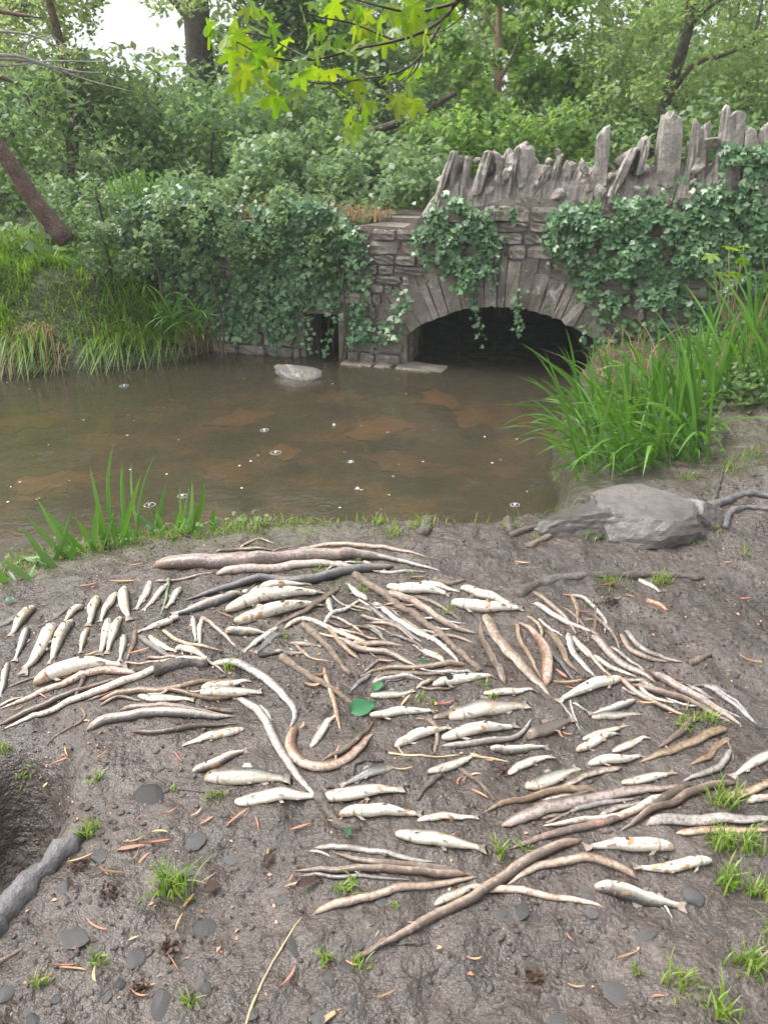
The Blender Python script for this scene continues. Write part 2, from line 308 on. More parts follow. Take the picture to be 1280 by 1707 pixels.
MAT = dict(
    ground=mat_ground(), water=mat_water(),
    belly=mat_fish('pale_fish_skin', (0.11, 0.095, 0.075), (0.40, 0.355, 0.28), (0.68, 0.63, 0.53), 0.42, 0.4, 0.45),
    silver=mat_fish('silver_fish_skin', (0.07, 0.07, 0.062), (0.30, 0.285, 0.245), (0.60, 0.55, 0.455), 0.22, 0.75, 0.35, 0.36),
    darkfish=mat_fish('dark_fish_skin', (0.05, 0.05, 0.05), (0.15, 0.14, 0.13), (0.36, 0.35, 0.33), 0.15, 0.4, 0.45, 0.32),
    muddyfish=mat_fish('muddy_fish_skin', (0.08, 0.065, 0.052), (0.13, 0.105, 0.088), (0.20, 0.165, 0.14), 0.1, 0.2, 0.6, 0.45),
    brown=mat_eel('brown_eel_skin', (0.095, 0.066, 0.050), (0.37, 0.285, 0.22), (0.23, 0.13, 0.085)),
    pale=mat_eel('pale_eel_skin', (0.20, 0.145, 0.11), (0.62, 0.53, 0.43), (0.36, 0.20, 0.12), 0.35),
    pink=mat_eel('pinkish_eel_skin', (0.125, 0.092, 0.080), (0.44, 0.365, 0.32), (0.46, 0.25, 0.19), 0.45),
    dark=mat_eel('slate_eel_skin', (0.060, 0.058, 0.060), (0.24, 0.22, 0.21), (0.13, 0.10, 0.085)),
    tan=mat_eel('tan_eel_skin', (0.165, 0.108, 0.066), (0.48, 0.365, 0.245), (0.30, 0.17, 0.085)),
    grey=mat_eel('grey_eel_skin', (0.145, 0.128, 0.118), (0.41, 0.375, 0.34), (0.25, 0.18, 0.13)),
    white=mat_eel('whitish_eel_skin', (0.24, 0.21, 0.195), (0.62, 0.585, 0.54), (0.36, 0.30, 0.25), 0.25),
    red=mat_eel('reddish_eel_skin', (0.19, 0.098, 0.062), (0.62, 0.46, 0.36), (0.26, 0.125, 0.07)),
    bark=mat_simple('weathered_bark', (0.12, 0.085, 0.062), (0.25, 0.19, 0.145), 40, 0.7, 0.9, 0.004),
    muddy=mat_simple('mud_coated_bark', (0.070, 0.058, 0.050), (0.125, 0.104, 0.090), 22, 0.55, 0.9, 0.006),
    trunk=mat_simple('tree_bark', (0.050, 0.038, 0.028), (0.12, 0.092, 0.070), 14, 0.85, 1.0, 0.012),
    redtrunk=mat_simple('reddish_tree_bark', (0.085, 0.045, 0.034), (0.17, 0.095, 0.072), 12, 0.7, 0.9, 0.01, c3=(0.30, 0.27, 0.24)),
    twig=mat_simple('dark_twig_bark', (0.028, 0.020, 0.014), (0.075, 0.052, 0.036), 60, 0.6, 0.5, 0.002),
    deadwood=mat_simple('grey_dead_wood', (0.20, 0.18, 0.16), (0.40, 0.37, 0.34), 30, 0.8, 0.6, 0.004),
    birch=mat_simple('orange_tan_bark', (0.20, 0.14, 0.085), (0.36, 0.25, 0.15), 10, 0.8, 0.7, 0.006, c3=(0.09, 0.10, 0.05)),
    straw=mat_simple('dry_straw', (0.38, 0.28, 0.16), (0.55, 0.44, 0.27), 60, 0.6, 0.3, 0.001),
    scale_red=mat_simple('pink_bud_scale', (0.42, 0.13, 0.085), (0.55, 0.30, 0.19), 70, 0.5, 0.3, 0.001, vary=0.5),
    scale_tan=mat_simple('tan_bud_scale', (0.42, 0.24, 0.12), (0.60, 0.42, 0.25), 70, 0.5, 0.3, 0.001, vary=0.5),
    litter=mat_simple('rotten_leaf', (0.035, 0.018, 0.012), (0.09, 0.045, 0.028), 60, 0.5, 0.6, 0.002, vary=0.6),
    slate=mat_simple('wet_slate', (0.105, 0.098, 0.095), (0.190, 0.184, 0.184), 30, 0.34, 0.8, 0.004, vary=0.7, c3=(0.085, 0.068, 0.058)),
    boulder=mat_rock('boulder_stone', (0.080, 0.069, 0.061), (0.150, 0.136, 0.126), (0.085, 0.065, 0.052), 5, 0.40, 0.5),
    stone=mat_rock('wall_stone', (0.140, 0.118, 0.098), (0.275, 0.240, 0.210), (0.095, 0.078, 0.062), 7, 0.62, 0.6, 0.5),
    mortar=mat_rock('lime_mortar', (0.130, 0.108, 0.090), (0.23, 0.195, 0.168), (0.085, 0.068, 0.055), 10, 0.75, 0.4),
    rubble=mat_rock('coping_rubble', (0.24, 0.205, 0.180), (0.40, 0.355, 0.32), (0.14, 0.115, 0.097), 12, 0.7, 0.3, 0.3),
    coping=mat_rock('coping_slate', (0.20, 0.178, 0.156), (0.38, 0.345, 0.31), (0.12, 0.098, 0.082), 8, 0.55, 0.2, 0.55),
    barrel=mat_rock('shaded_vault_stone', (0.040, 0.033, 0.028), (0.075, 0.063, 0.053), (0.025, 0.02, 0.017), 8, 0.6, 0.2),  # stone colour darkened to stand in for the shade inside the vault
    orange=mat_rock('rusty_stream_stone', (0.26, 0.125, 0.055), (0.36, 0.19, 0.085), (0.11, 0.075, 0.045), 6, 0.6),
    ivy=mat_leaf('ivy_leaf', (0.045, 0.120, 0.050), (0.170, 0.290, 0.125), 0.25, 0.34, 0.55),
    bramble=mat_leaf('bramble_leaf', (0.095, 0.170, 0.068), (0.205, 0.290, 0.135), 0.42, 0.40, 0.5),
    under=mat_leaf('undergrowth_leaf', (0.085, 0.160, 0.055), (0.180, 0.270, 0.105), 0.48, 0.45),
    maple=mat_leaf('spring_maple_leaf', (0.105, 0.205, 0.045), (0.210, 0.315, 0.090), 0.52, 0.45),
    willow=mat_leaf('pale_willow_leaf', (0.130, 0.215, 0.065), (0.240, 0.330, 0.125), 0.55, 0.45),
    dark_leaf=mat_leaf('dark_woodland_leaf', (0.055, 0.110, 0.032), (0.115, 0.180, 0.058), 0.45, 0.5),
    olive=mat_leaf('olive_woodland_leaf', (0.160, 0.225, 0.085), (0.270, 0.335, 0.150), 0.58, 0.5),
    grass=mat_leaf('bank_grass', (0.090, 0.200, 0.022), (0.220, 0.340, 0.055), 0.40, 0.4),
    tuft=mat_leaf('mud_grass', (0.100, 0.215, 0.025), (0.300, 0.370, 0.090), 0.40, 0.4),
    iris=mat_leaf('iris_blade', (0.060, 0.165, 0.022), (0.135, 0.270, 0.055), 0.35, 0.35, obj_rnd=True),
    sedge=mat_leaf('sedge_blade', (0.050, 0.150, 0.016), (0.120, 0.260, 0.045), 0.35, 0.35, obj_rnd=True),
    dry=mat_leaf('dry_grass', (0.22, 0.15, 0.075), (0.38, 0.29, 0.16), 0.3, 0.6),
    syc=mat_leaf('sycamore_leaf', (0.105, 0.225, 0.026), (0.220, 0.300, 0.040), 0.52, 0.34, 0.6, obj_rnd=True),
    bigleaf=mat_leaf('fallen_leaf', (0.030, 0.130, 0.050), (0.050, 0.160, 0.070), 0.15, 0.35, obj_rnd=True),
    dryblade=mat_leaf('withered_blade', (0.20, 0.17, 0.06), (0.36, 0.27, 0.12), 0.3, 0.5, obj_rnd=True),
    eye=mat_simple('fish_eye', (0.02, 0.02, 0.02), (0.05, 0.05, 0.045), 200, 0.2, 0.0),
    black=mat_simple('black_rotten_leaf', (0.012, 0.010, 0.010), (0.03, 0.025, 0.022), 80, 0.4, 0.6, 0.002),
    petal=mat_simple('floating_petal', (0.55, 0.45, 0.33), (0.75, 0.68, 0.58), 60, 0.5, 0.1),
)
# ---------------------------------------------------------------- ground and water
def axis(segs):
    out = []
    for a, b, st in segs: out += list(np.arange(a, b-1e-6, st))
    out.append(segs[-1][1]); return np.array(out)
gx = axis([(-60, -20, 8), (-20, -8, 1.5), (-8, -4, 0.4), (-4, -1.9, 0.07), (-1.9, 2.1, 0.0145), (2.1, 4.6, 0.06), (4.6, 9, 0.4), (9, 20, 1.5), (20, 60, 8)])
gy = axis([(-12, -2, 2), (-2, 0.6, 0.3), (0.6, 3.35, 0.0145), (3.35, 8.4, 0.045), (8.4, 14, 0.3), (14, 30, 1.0), (30, 90, 6)])
GX, GY = np.meshgrid(gx, gy); GZ = H(GX, GY)
nx, ny = len(gx), len(gy)
V = np.stack([GX.ravel(), GY.ravel(), GZ.ravel()], 1)
idx = np.arange(nx*ny).reshape(ny, nx)
F = np.stack([idx[:-1, :-1].ravel(), idx[:-1, 1:].ravel(), idx[1:, 1:].ravel(), idx[1:, :-1].ravel()], 1)
sdv = pool_sd(V[:, 0], V[:, 1])
mossm = np.clip(np.exp(-((sdv+0.10)/0.12)**2)*0.7*sm(0.0, -0.5, V[:, 0]) + 0.25*np.exp(-((V[:, 0]+0.22)**2+(V[:, 1]-2.62)**2)/0.03) + 0.25*sm(1.3, 1.9, V[:, 0])*sm(3.1, 3.8, V[:, 1]), 0, 1)
mould = np.clip(sm(5.2, 6.0, V[:, 1])*(sdv < 0.14) + sm(4.0, 4.8, V[:, 1])*(V[:, 0] > 0.9)*(sdv < 0.1) + 0.8*(V[:, 0] > 0.9)*(V[:, 1] > 3.4)*np.exp(-((sdv+0.05)/0.2)**2)*(sdv < 0.12), 0, 1)
bedm = sm(0.06, 0.16, sdv)*(V[:, 2] < -0.15)
ground = ob('ground', bigmesh('ground', V, F, MAT['ground'], 4, True, np.stack([mossm, mould, bedm, np.ones(len(V))], 1)))
tag(ground, 'wet grey brown mud bank sloping to the brook', None, None, 'structure')
wx = axis([(-12, -4, 1.0), (-4, 4, 0.08), (4, 6, 1.0)]); wy = axis([(0.2, 2, 0.3), (2, 11.2, 0.08)])
WX, WY = np.meshgrid(wx, wy); i2 = np.arange(len(wx)*len(wy)).reshape(len(wy), len(wx))
wv = np.stack([WX.ravel(), WY.ravel(), WZ+0.004*fbm(WX.ravel()*3, WY.ravel()*4, 2)], 1)
wf = np.stack([i2[:-1, :-1].ravel(), i2[:-1, 1:].ravel(), i2[1:, 1:].ravel(), i2[1:, :-1].ravel()], 1)
wc = wv[wf].mean(1); wf = wf[pool_sd(wc[:, 0], wc[:, 1]) > np.where(wc[:, 1] < 4.5, -0.3, -9)]
water = ob('water', bigmesh('water', wv, wf, MAT['water'], 4, True)); tag(water, 'murky brown brook water pocked by raindrops', None, None, 'structure')

# ---------------------------------------------------------------- generic shapes
def stone_mesh(name, mat, seed, cuts=2, rough=0.09, flat=1.0):
    """unit block (-0.5..0.5) with worn uneven faces"""
    rr = random.Random(seed); bm = bmesh.new(); bmesh.ops.create_cube(bm, size=1.0)
    bmesh.ops.subdivide_edges(bm, edges=bm.edges[:], cuts=cuts, use_grid_fill=True)
    for v in bm.verts:
        c = v.co; k = sum(1 for q in c if abs(q) > 0.49)
        s = 1.0 if k < 2 else (0.945 if k == 2 else 0.88)
        v.co = Vector((c.x*s + rr.uniform(-rough, rough)*0.6, c.y*s + rr.uniform(-rough, rough)*flat, c.z*s + rr.uniform(-rough, rough)*0.6))
    me = bpy.data.meshes.new(name); bm.to_mesh(me); bm.free(); me.materials.append(mat)
    me.polygons.foreach_set('use_smooth', [False]*len(me.polygons)); return me
def rock_mesh(name, mat, seed, sub=2, amp=0.22, planes=7, smooth=False):
    rr = random.Random(seed); bm = bmesh.new(); bmesh.ops.create_icosphere(bm, subdivisions=sub, radius=1.0)
    cuts = [(Vector((rr.gauss(0, 1), rr.gauss(0, 1), rr.gauss(0, 1))).normalized(), rr.uniform(0.55, 0.85)) for _ in range(planes)]
    for v in bm.verts:
        p = v.co.copy()
        for n, k in cuts:
            e = p.dot(n)-k
            if e > 0: p -= n*e*0.9
        v.co = p*(1+rr.uniform(-amp, amp)*0.25)
    me = bpy.data.meshes.new(name); bm.to_mesh(me); bm.free(); me.materials.append(mat)
    me.polygons.foreach_set('use_smooth', [smooth]*len(me.polygons)); return me
def frame_loft(path, rad, seg=8, flat=1.0, jit=0.0, cap=True, seedv=0):
    rr = random.Random(seedv); n = len(path); v = []; f = []
    up0 = Vector((0, 0, 1)); prev = None
    for i, p in enumerate(path):
        t = (path[min(i+1, n-1)]-path[max(i-1, 0)])
        t = t.normalized() if t.length > 1e-9 else Vector((0, 1, 0))
        if prev is None:
            a = t.cross(up0)
            a = a.normalized() if a.length > 1e-3 else Vector((1, 0, 0))
        else:
            a = (prev - t*prev.dot(t)).normalized()
        prev = a; b = a.cross(t)
        for k in range(seg):
            th = 2*math.pi*k/seg; r = rad[i]*(1+rr.uniform(-jit, jit))
            v.append(p + a*(r*math.cos(th)) + b*(r*flat*math.sin(th)))
    for i in range(n-1):
        for k in range(seg):
            f.append((i*seg+k, i*seg+(k+1) % seg, (i+1)*seg+(k+1) % seg, (i+1)*seg+k))
    if cap:
        f.append(tuple(range(seg-1, -1, -1))); f.append(tuple((n-1)*seg+k for k in range(seg)))
    return v, f
def crv(pts, n):
    """Catmull-Rom through pts, n samples evenly by length"""
    pts = [Vector(p) for p in pts]
    if len(pts) == 2: return [pts[0].lerp(pts[1], i/(n-1)) for i in range(n)]
    e = [pts[0]*2-pts[1]] + pts + [pts[-1]*2-pts[-2]]; out = []
    for i in range(1, len(e)-2):
        for k in range(12):
            t = k/12; a, b, c, d = e[i-1], e[i], e[i+1], e[i+2]
            out.append(0.5*((2*b)+(c-a)*t+(2*a-5*b+4*c-d)*t*t+(3*b-a-3*c+d)*t*t*t))
    out.append(pts[-1])
    L = [0]
    for i in range(1, len(out)): L.append(L[-1]+(out[i]-out[i-1]).length)
    res = []; j = 0
    for i in range(n):
        g = L[-1]*i/(n-1)
        while j < len(L)-2 and L[j+1] < g: j += 1
        q = (g-L[j])/max(1e-9, L[j+1]-L[j]); res.append(out[j].lerp(out[j+1], min(1, max(0, q))))
    return res
def leaves(C, size, rnd_up=0.8, aspect=0.55, seed=0, droop=0.0, fold=0.25, normals=None, lobed=False):
    """C (n,3) leaf positions -> one quad (two folded triangles), or a five-lobed fan, per leaf"""
    g = np.random.default_rng(seed); n = len(C)
    nr = g.normal(size=(n, 3)); nr[:, 2] = np.abs(nr[:, 2])*0.5+rnd_up
    if normals is not None: nr = g.normal(size=(n, 3))*0.45+normals
    nr /= np.linalg.norm(nr, axis=1)[:, None]
    a = g.normal(size=(n, 3)); a[:, 2] -= droop; a -= nr*(a*nr).sum(1)[:, None]; a /= np.linalg.norm(a, axis=1)[:, None]
    b = np.cross(nr, a); s = (size*g.uniform(0.6, 1.35, n))[:, None]
    col = np.ones((n, 4)); col[:, 0] = g.random(n); col[:, 1] = g.random(n)
    if lobed:
        prof = [(-0.42, 0.0), (-0.32, 0.34), (0.02, 0.56), (0.10, 0.24), (0.62, 0.0), (0.10, -0.24), (0.02, -0.56), (-0.32, -0.34)]
        pts = [C+a*s*x+b*s*y+nr*s*(abs(y)*fold*0.6) for x, y in prof]
        k = 8
        return np.stack(pts, 1).reshape(-1, 3), np.arange(n*k).reshape(n, k), np.repeat(col, k, 0), k
    tip = C+a*s*0.5; base = C-a*s*0.5; l = C+b*s*aspect*0.5+nr*s*fold*0.4; r = C-b*s*aspect*0.5+nr*s*fold*0.4
    return np.stack([base, l, tip, r], 1).reshape(-1, 3), np.arange(n*4).reshape(n, 4), np.repeat(col, 4, 0), 4
def leaf_obj(name, C, size, mat, parent=None, seed=0, stuff=True, **kw):
    v, f, c, k = leaves(np.asarray(C), size, seed=seed, **kw)
    o = ob(name, bigmesh(name, v, f, mat, k, False, c), parent)
    if stuff: o['kind'] = 'stuff'
    return o
def clumps(cs, n, sig, seed=0):
    """leaf positions in gaussian clumps; cs: (x,y,z,r)"""
    g = np.random.default_rng(seed); cs = np.asarray(cs); w = cs[:, 3]**2; k = g.choice(len(cs), n, p=w/w.sum())
    d = g.normal(size=(n, 3)); d /= np.linalg.norm(d, axis=1)[:, None]
    r = cs[k, 3]*(g.random(n)**0.45)*sig
    return cs[k, :3]+d*r[:, None]
def blades(P0, length, width, seed=0, lean=0.5, seg=4, dirb=None, k=0.45, lmul=1.0):
    """P0 (n,3) bases -> curved tapered strips"""
    g = np.random.default_rng(seed); n = len(P0)
    az = g.uniform(0, 2*np.pi, n); d = np.stack([np.cos(az), np.sin(az), np.zeros(n)], 1)
    if dirb is not None:
        d = d+np.asarray(dirb); d /= np.linalg.norm(d, axis=1)[:, None]+1e-9
    L = (length*lmul*g.uniform(0.5, 1.25, n))[:, None]; ln = (lean*g.uniform(0.2, 1.4, n))[:, None]
    sd_ = np.stack([-d[:, 1], d[:, 0], np.zeros(n)], 1); w = (width*g.uniform(0.7, 1.3, n))[:, None]
    rows = []; kk = k
    for i in range(seg+1):
        t = i/seg
        c = P0+d*L*ln*t*t*0.9+np.array([0, 0, 1])*L*(t-kk*np.minimum(1.3, ln)*t*t)
        ww = w*(1-t**2.2)*0.5+0.0003
        rows += [c-sd_*ww, c+sd_*ww]
    k = 2*(seg+1); V = np.stack(rows, 1).reshape(-1, 3); base = np.arange(n)[:, None]*k
    F = np.concatenate([base+np.array([2*i, 2*i+1, 2*i+3, 2*i+2]) for i in range(seg)], 0)
    col = np.ones((n, 4)); col[:, 0] = g.random(n); col[:, 1] = g.random(n)
    return V, F, np.repeat(col, k, 0)
def blade_obj(name, P0, length, width, mat, parent=None, stuff=False, **kw):
    v, f, c = blades(np.asarray(P0), length, width, **kw)
    o = ob(name, bigmesh(name, v, f, mat, 4, True, c), parent)
    if stuff: o['kind'] = 'stuff'
    return o

# ---------------------------------------------------------------- the stone bridge
br = empty('stone_bridge', wall(1.4, 0.2, WZ)); BM = Matrix.Translation(-br.location)
tag(br, 'old rubble stone bridge with low arch and upright coping slabs', 'bridge')
S_C, A_H, RISE = 1.437, 0.83, 0.285; RAD = (A_H**2+RISE**2)/(2*RISE); Z_CR = 0.355; Z_C = Z_CR-RAD; ANG = math.asin(A_H/RAD); Z_SP = Z_CR-RISE
def top_of(s):
    return 0.93+0.05*math.sin(s*5)+0.22*sm(0.5, 0.85, s)+0.02*max(0, s-0.85)
def intrados(s):
    o = abs(s-S_C); return Z_C+math.sqrt(max(0, RAD*RAD-o*o)) if o < A_H else -9
def wob(name, v, f, mat, parent=br, smooth=False): return ob(name, mesh(name, [Vector(p)-br.location for p in v], f, mat, smooth), parent)
# core with the arch and the small culvert cut out
cols = sorted(set([round(q, 4) for q in list(np.linspace(-1.7, 4.5, 42)) + list(S_C+RAD*np.sin(np.linspace(-ANG, ANG, 25))) + [-0.36, -0.03, S_C-A_H, S_C+A_H]]))
def low(q, mid):
    if -0.36 < mid < -0.03: return 0.20
    return max(Z_SP, intrados(min(max(q, S_C-A_H+1e-4), S_C+A_H-1e-4))) if abs(mid-S_C) < A_H else -0.5
vv, ff = [], []
for s0, s1 in zip(cols[:-1], cols[1:]):
    m_ = (s0+s1)/2; n0 = len(vv); t0, t1 = top_of(s0)-0.02, top_of(s1)-0.02; l0, l1 = low(s0, m_), low(s1, m_)
    for d in (0.0, 0.42): vv += [wall(s0, d, l0), wall(s1, d, l1), wall(s1, d, t1), wall(s0, d, t0)]
    ff += [tuple(n0+k for k in q) for q in ((0, 1, 2, 3), (5, 4, 7, 6), (3, 2, 6, 7), (1, 0, 4, 5))]
    if s0 in (cols[0], -0.03, round(S_C+A_H, 4)): ff.append((n0, n0+3, n0+7, n0+4))
    if s1 in (cols[-1], -0.36, round(S_C-A_H, 4)): ff.append((n0+1, n0+5, n0+6, n0+2))
wob('mortar_core', vv, ff, MAT['mortar'])
# vault running back under the lane
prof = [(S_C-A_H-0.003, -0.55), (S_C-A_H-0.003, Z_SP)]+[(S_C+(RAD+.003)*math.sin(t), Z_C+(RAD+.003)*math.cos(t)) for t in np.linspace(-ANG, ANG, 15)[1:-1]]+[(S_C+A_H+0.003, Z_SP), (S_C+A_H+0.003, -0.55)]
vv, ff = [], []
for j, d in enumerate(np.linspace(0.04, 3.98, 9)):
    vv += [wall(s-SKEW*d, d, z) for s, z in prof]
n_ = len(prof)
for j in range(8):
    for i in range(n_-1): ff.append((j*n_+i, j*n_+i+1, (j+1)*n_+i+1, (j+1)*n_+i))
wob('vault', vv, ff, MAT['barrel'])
# lane deck over the vault
def boxv(s0, s1, d0, d1, z0, z1):
    v = [wall(s, d, z) for s in (s0, s1) for d in (d0, d1) for z in (z0, z1)]
    return v, [(0, 1, 3, 2), (4, 6, 7, 5), (0, 4, 5, 1), (2, 3, 7, 6), (0, 2, 6, 4), (1, 5, 7, 3)]
v_, f_ = boxv(-0.7, 4.6, 0.40, 4.1, 0.78, 0.995); wob('lane_deck', v_, f_, MAT['mortar'])
stones = [stone_mesh('stone', MAT['stone'], 100+i) for i in range(9)]
def in_arch(s, z):
    if z < intrados(s)+0.01 and abs(s-S_C) < A_H+0.01: return True
    rr = math.hypot(s-S_C, z-Z_C); an = abs(math.atan2(s-S_C, z-Z_C))
    if rr < RAD+0.33 and rr > RAD-0.05 and an < ANG+0.03 and z > Z_SP-0.01: return True
    return -0.38 < s < -0.01 and z < 0.26
def put_stone(s0, s1, z0, z1, d=0.0, depth=2):
    pts = [(a, b) for a in np.linspace(s0+.004, s1-.004, 4) for b in np.linspace(z0+.004, z1-.004, 3)]
    bad = sum(in_arch(a, b) for a, b in pts)
    if bad == len(pts): return
    if bad:
        if depth and (s1-s0) > 0.07:
            mid = (s0+s1)/2; put_stone(s0, mid, z0, z1, d, depth-1); put_stone(mid, s1, z0, z1, d, depth-1)
        return
    o = ob('stone', random.choice(stones), br)
    p = wall((s0+s1)/2, 0.03+d+random.uniform(-0.020, 0.018), (z0+z1)/2)-br.location
    o.location = p; o.rotation_euler = (0, random.uniform(-0.03, 0.03), math.atan2(UY, UX)+random.uniform(-0.03, 0.03))
    o.scale = ((s1-s0-0.012), 0.11, (z1-z0-0.012))
z = -0.33
while z < 1.22:
    hgt = random.uniform(0.075, 0.125) if z > 0 else random.uniform(0.10, 0.15)
    s = -1.35+random.uniform(0, 0.1)
    while s < 4.2:
        ln = random.uniform(0.13, 0.36) if s < 2.6 else random.uniform(0.25, 0.42)
        if z+hgt < top_of(s+ln/2)+0.03: put_stone(s, s+ln, z+random.uniform(-.006, .006), z+hgt, -0.01 if z > 0 else -0.025)
        s += ln
    z += hgt
# stones of the left jamb inside the vault and the footing ledge
for row in range(3):
    d = 0.12
    while d < 1.6:
        ln = random.uniform(0.2, 0.36); o = ob('stone', random.choice(stones), br)
        o.location = wall(S_C-A_H-SKEW*(d+ln/2), d+ln/2, -0.2+row*0.095)-br.location
        o.rotation_euler = (0, 0, math.atan2(UY, UX)+SKEW); o.scale = (0.09, ln-0.012, 0.085); d += ln
for s0, s1 in ((0.02, 0.33), (0.34, 0.50), (0.52, 0.98)):
    o = ob('footing_stone', random.choice(stones), br); o.location = wall((s0+s1)/2, -0.07, -0.262)-br.location
    o.rotation_euler = (0, 0.02, math.atan2(UY, UX)); o.scale = (s1-s0, 0.24, 0.16)
o = ob('lintel', stones[2], br); o.location = wall(-0.19, 0.03, 0.255)-br.location; o.rotation_euler = (0, 0, math.atan2(UY, UX)); o.scale = (0.52, 0.14, 0.085)
# voussoirs
NV = 19
VT = [0.0]
for i in range(NV): VT.append(VT[-1]+random.uniform(0.55, 1.3))
VT = [-ANG*1.02+2*ANG*1.02*q/VT[-1] for q in VT]
for i in range(NV):
    t0, t1 = VT[i], VT[i+1]
    g = 0.0035/RAD; r1 = RAD+random.uniform(0.24, 0.42); df = random.uniform(-0.040, -0.022); rr = random.Random(i)
    v = []
    for d in (df, 0.2):
        for r_, q in ((RAD-0.004, 0), ((RAD+r1)/2, 0.5), (r1, 1)):
            for t in (t0+g, (t0+t1)/2, t1-g):
                jj = rr.uniform(-0.009, 0.009) if d < 0.1 else 0
                v.append(wall(S_C+(r_+jj)*math.sin(t+jj*0.4), d+jj, Z_C+(r_+jj)*math.cos(t)))
    f = []
    for k in (0, 1):
        for j in (0, 1):
            b = k*3+j; f.append((b, b+1, b+4, b+3)); f.append((9+b, 9+b+3, 9+b+4, 9+b+1))
    ring = [0, 1, 2, 5, 8, 7, 6, 3]
    for k in range(8):
        a_, b_ = ring[k], ring[(k+1) % 8]; f.append((a_, 9+a_, 9+b_, b_))
    bm = bmesh.new(); vs = [bm.verts.new(p-br.location) for p in v]
    for q in f: bm.faces.new([vs[w] for w in q])
    bmesh.ops.recalc_face_normals(bm, faces=bm.faces[:]); me = bpy.data.meshes.new('voussoir'); bm.to_mesh(me); bm.free(); me.materials.append(MAT['stone']); ob('voussoir', me, br)
# rubble bed that holds the coping
N = 150; KZ = 7
vv, ff = [], []
ss = np.linspace(0.72, 4.4, N)
for i, s in enumerate(ss):
    top = top_of(s)+0.24+0.20*float(vnoise(np.array([s*5.0]), np.array([2.0]))[0])+0.06*float(vnoise(np.array([s*14.0]), np.array([9.0]))[0])
    if s < 0.92: top = top_of(s)+0.03+(top-top_of(s)-0.03)*(s-0.72)/0.20
    for k in range(KZ):
        q = k/(KZ-1); th = q*math.pi
        d = 0.20-0.20*math.cos(th)*(1.0 if q in (0, 1) else 0.9); zz = top_of(s)-0.05+(top-top_of(s)+0.05)*math.sin(th)**0.6
        jj = RNG.normal(0, 0.009, 3); vv.append(wall(s+jj[0], d+jj[1], zz+jj[2]))
for i in range(N-1):
    for k in range(KZ-1): ff.append((i*KZ+k, i*KZ+k+1, (i+1)*KZ+k+1, (i+1)*KZ+k))
wob('rubble_bed', vv, ff, MAT['rubble'])
lumps = [rock_mesh('rubble_lump', MAT['rubble'], 40+i, 2, 0.4) for i in range(5)]
for i in range(120):
    s = random.uniform(0.78, 4.2); o = ob('rubble_lump', random.choice(lumps), br)
    o.location = wall(s, random.uniform(-0.02, 0.25), top_of(s)+random.uniform(0.0, 0.34))-br.location
    k = random.uniform(0.02, 0.06); o.scale = (k*1.5, k, k*0.8); o.rotation_euler = (random.uniform(0, 6), random.uniform(0, 6), random.uniform(0, 6))
slabm = [stone_mesh('coping_slab', MAT['coping'], 300+i, 3, 0.05) for i in range(9)]
for i_, me in enumerate(slabm):                   # split, slanting tops
    r_ = random.Random(i_); sl, sk = r_.uniform(-0.6, 0.6), r_.uniform(0.78, 1.0)
    for v_ in me.vertices:
        if v_.co.z > 0.05:
            q_ = (v_.co.z-0.05)/0.45; v_.co.x *= 1-(1-sk)*q_; v_.co.z += sl*v_.co.x*q_*0.35+r_.uniform(-.03, .03)*q_
def coping(px0, py0, px1, py1, wpx, thick=0.24):
    s0, z0 = wall_px(px0, py0, 0.08); s1, z1 = wall_px(px1, py1, 0.08)
    L = math.hypot(s1-s0, z1-z0)+0.10; a = math.atan2(s1-s0, z1-z0); w = wpx*wall(s0, 0, 0).y/FPX*0.78
    o = ob('coping_slab', random.choice(slabm), br)
    c = wall((s0+s1)/2-0.05*math.sin(a), 0.13+random.uniform(-0.02, 0.02), (z0+z1)/2-0.05)-br.location
    rz = math.atan2(UY, UX)
    o.matrix_local = Matrix.Translation(c) @ Matrix.Rotation(rz+random.uniform(-0.2, 0.2), 4, 'Z') @ Matrix.Rotation(a, 4, 'Y') @ Matrix.Diagonal((w, thick*random.uniform(0.8, 1.15), L, 1))
for a in [(738, 305, 756, 252, 13), (757, 303, 763, 262, 10), (772, 302, 779, 262, 13), (801, 303, 816, 252, 20), (832, 300, 831, 256, 15), (856, 300, 866, 246, 10), (873, 290, 877, 244, 27),
          (898, 309, 918, 278, 17), (924, 285, 932, 258, 14), (947, 296, 952, 270, 20),  (1001, 290, 1005, 216, 26), (1026, 308, 1056, 246, 18), (1066, 268, 1076, 228, 14),
          (1110, 290, 1119, 190, 42), (1146, 300, 1164, 203, 20), (1170, 290, 1176, 210, 17), (1196, 305, 1211, 178, 17), (1219, 290, 1228, 188, 34), (1248, 300, 1250, 215, 26), (1275, 300, 1280, 205, 22), (1302, 300, 1310, 200, 24), (1335, 300, 1345, 205, 24)]:
    coping(*a)

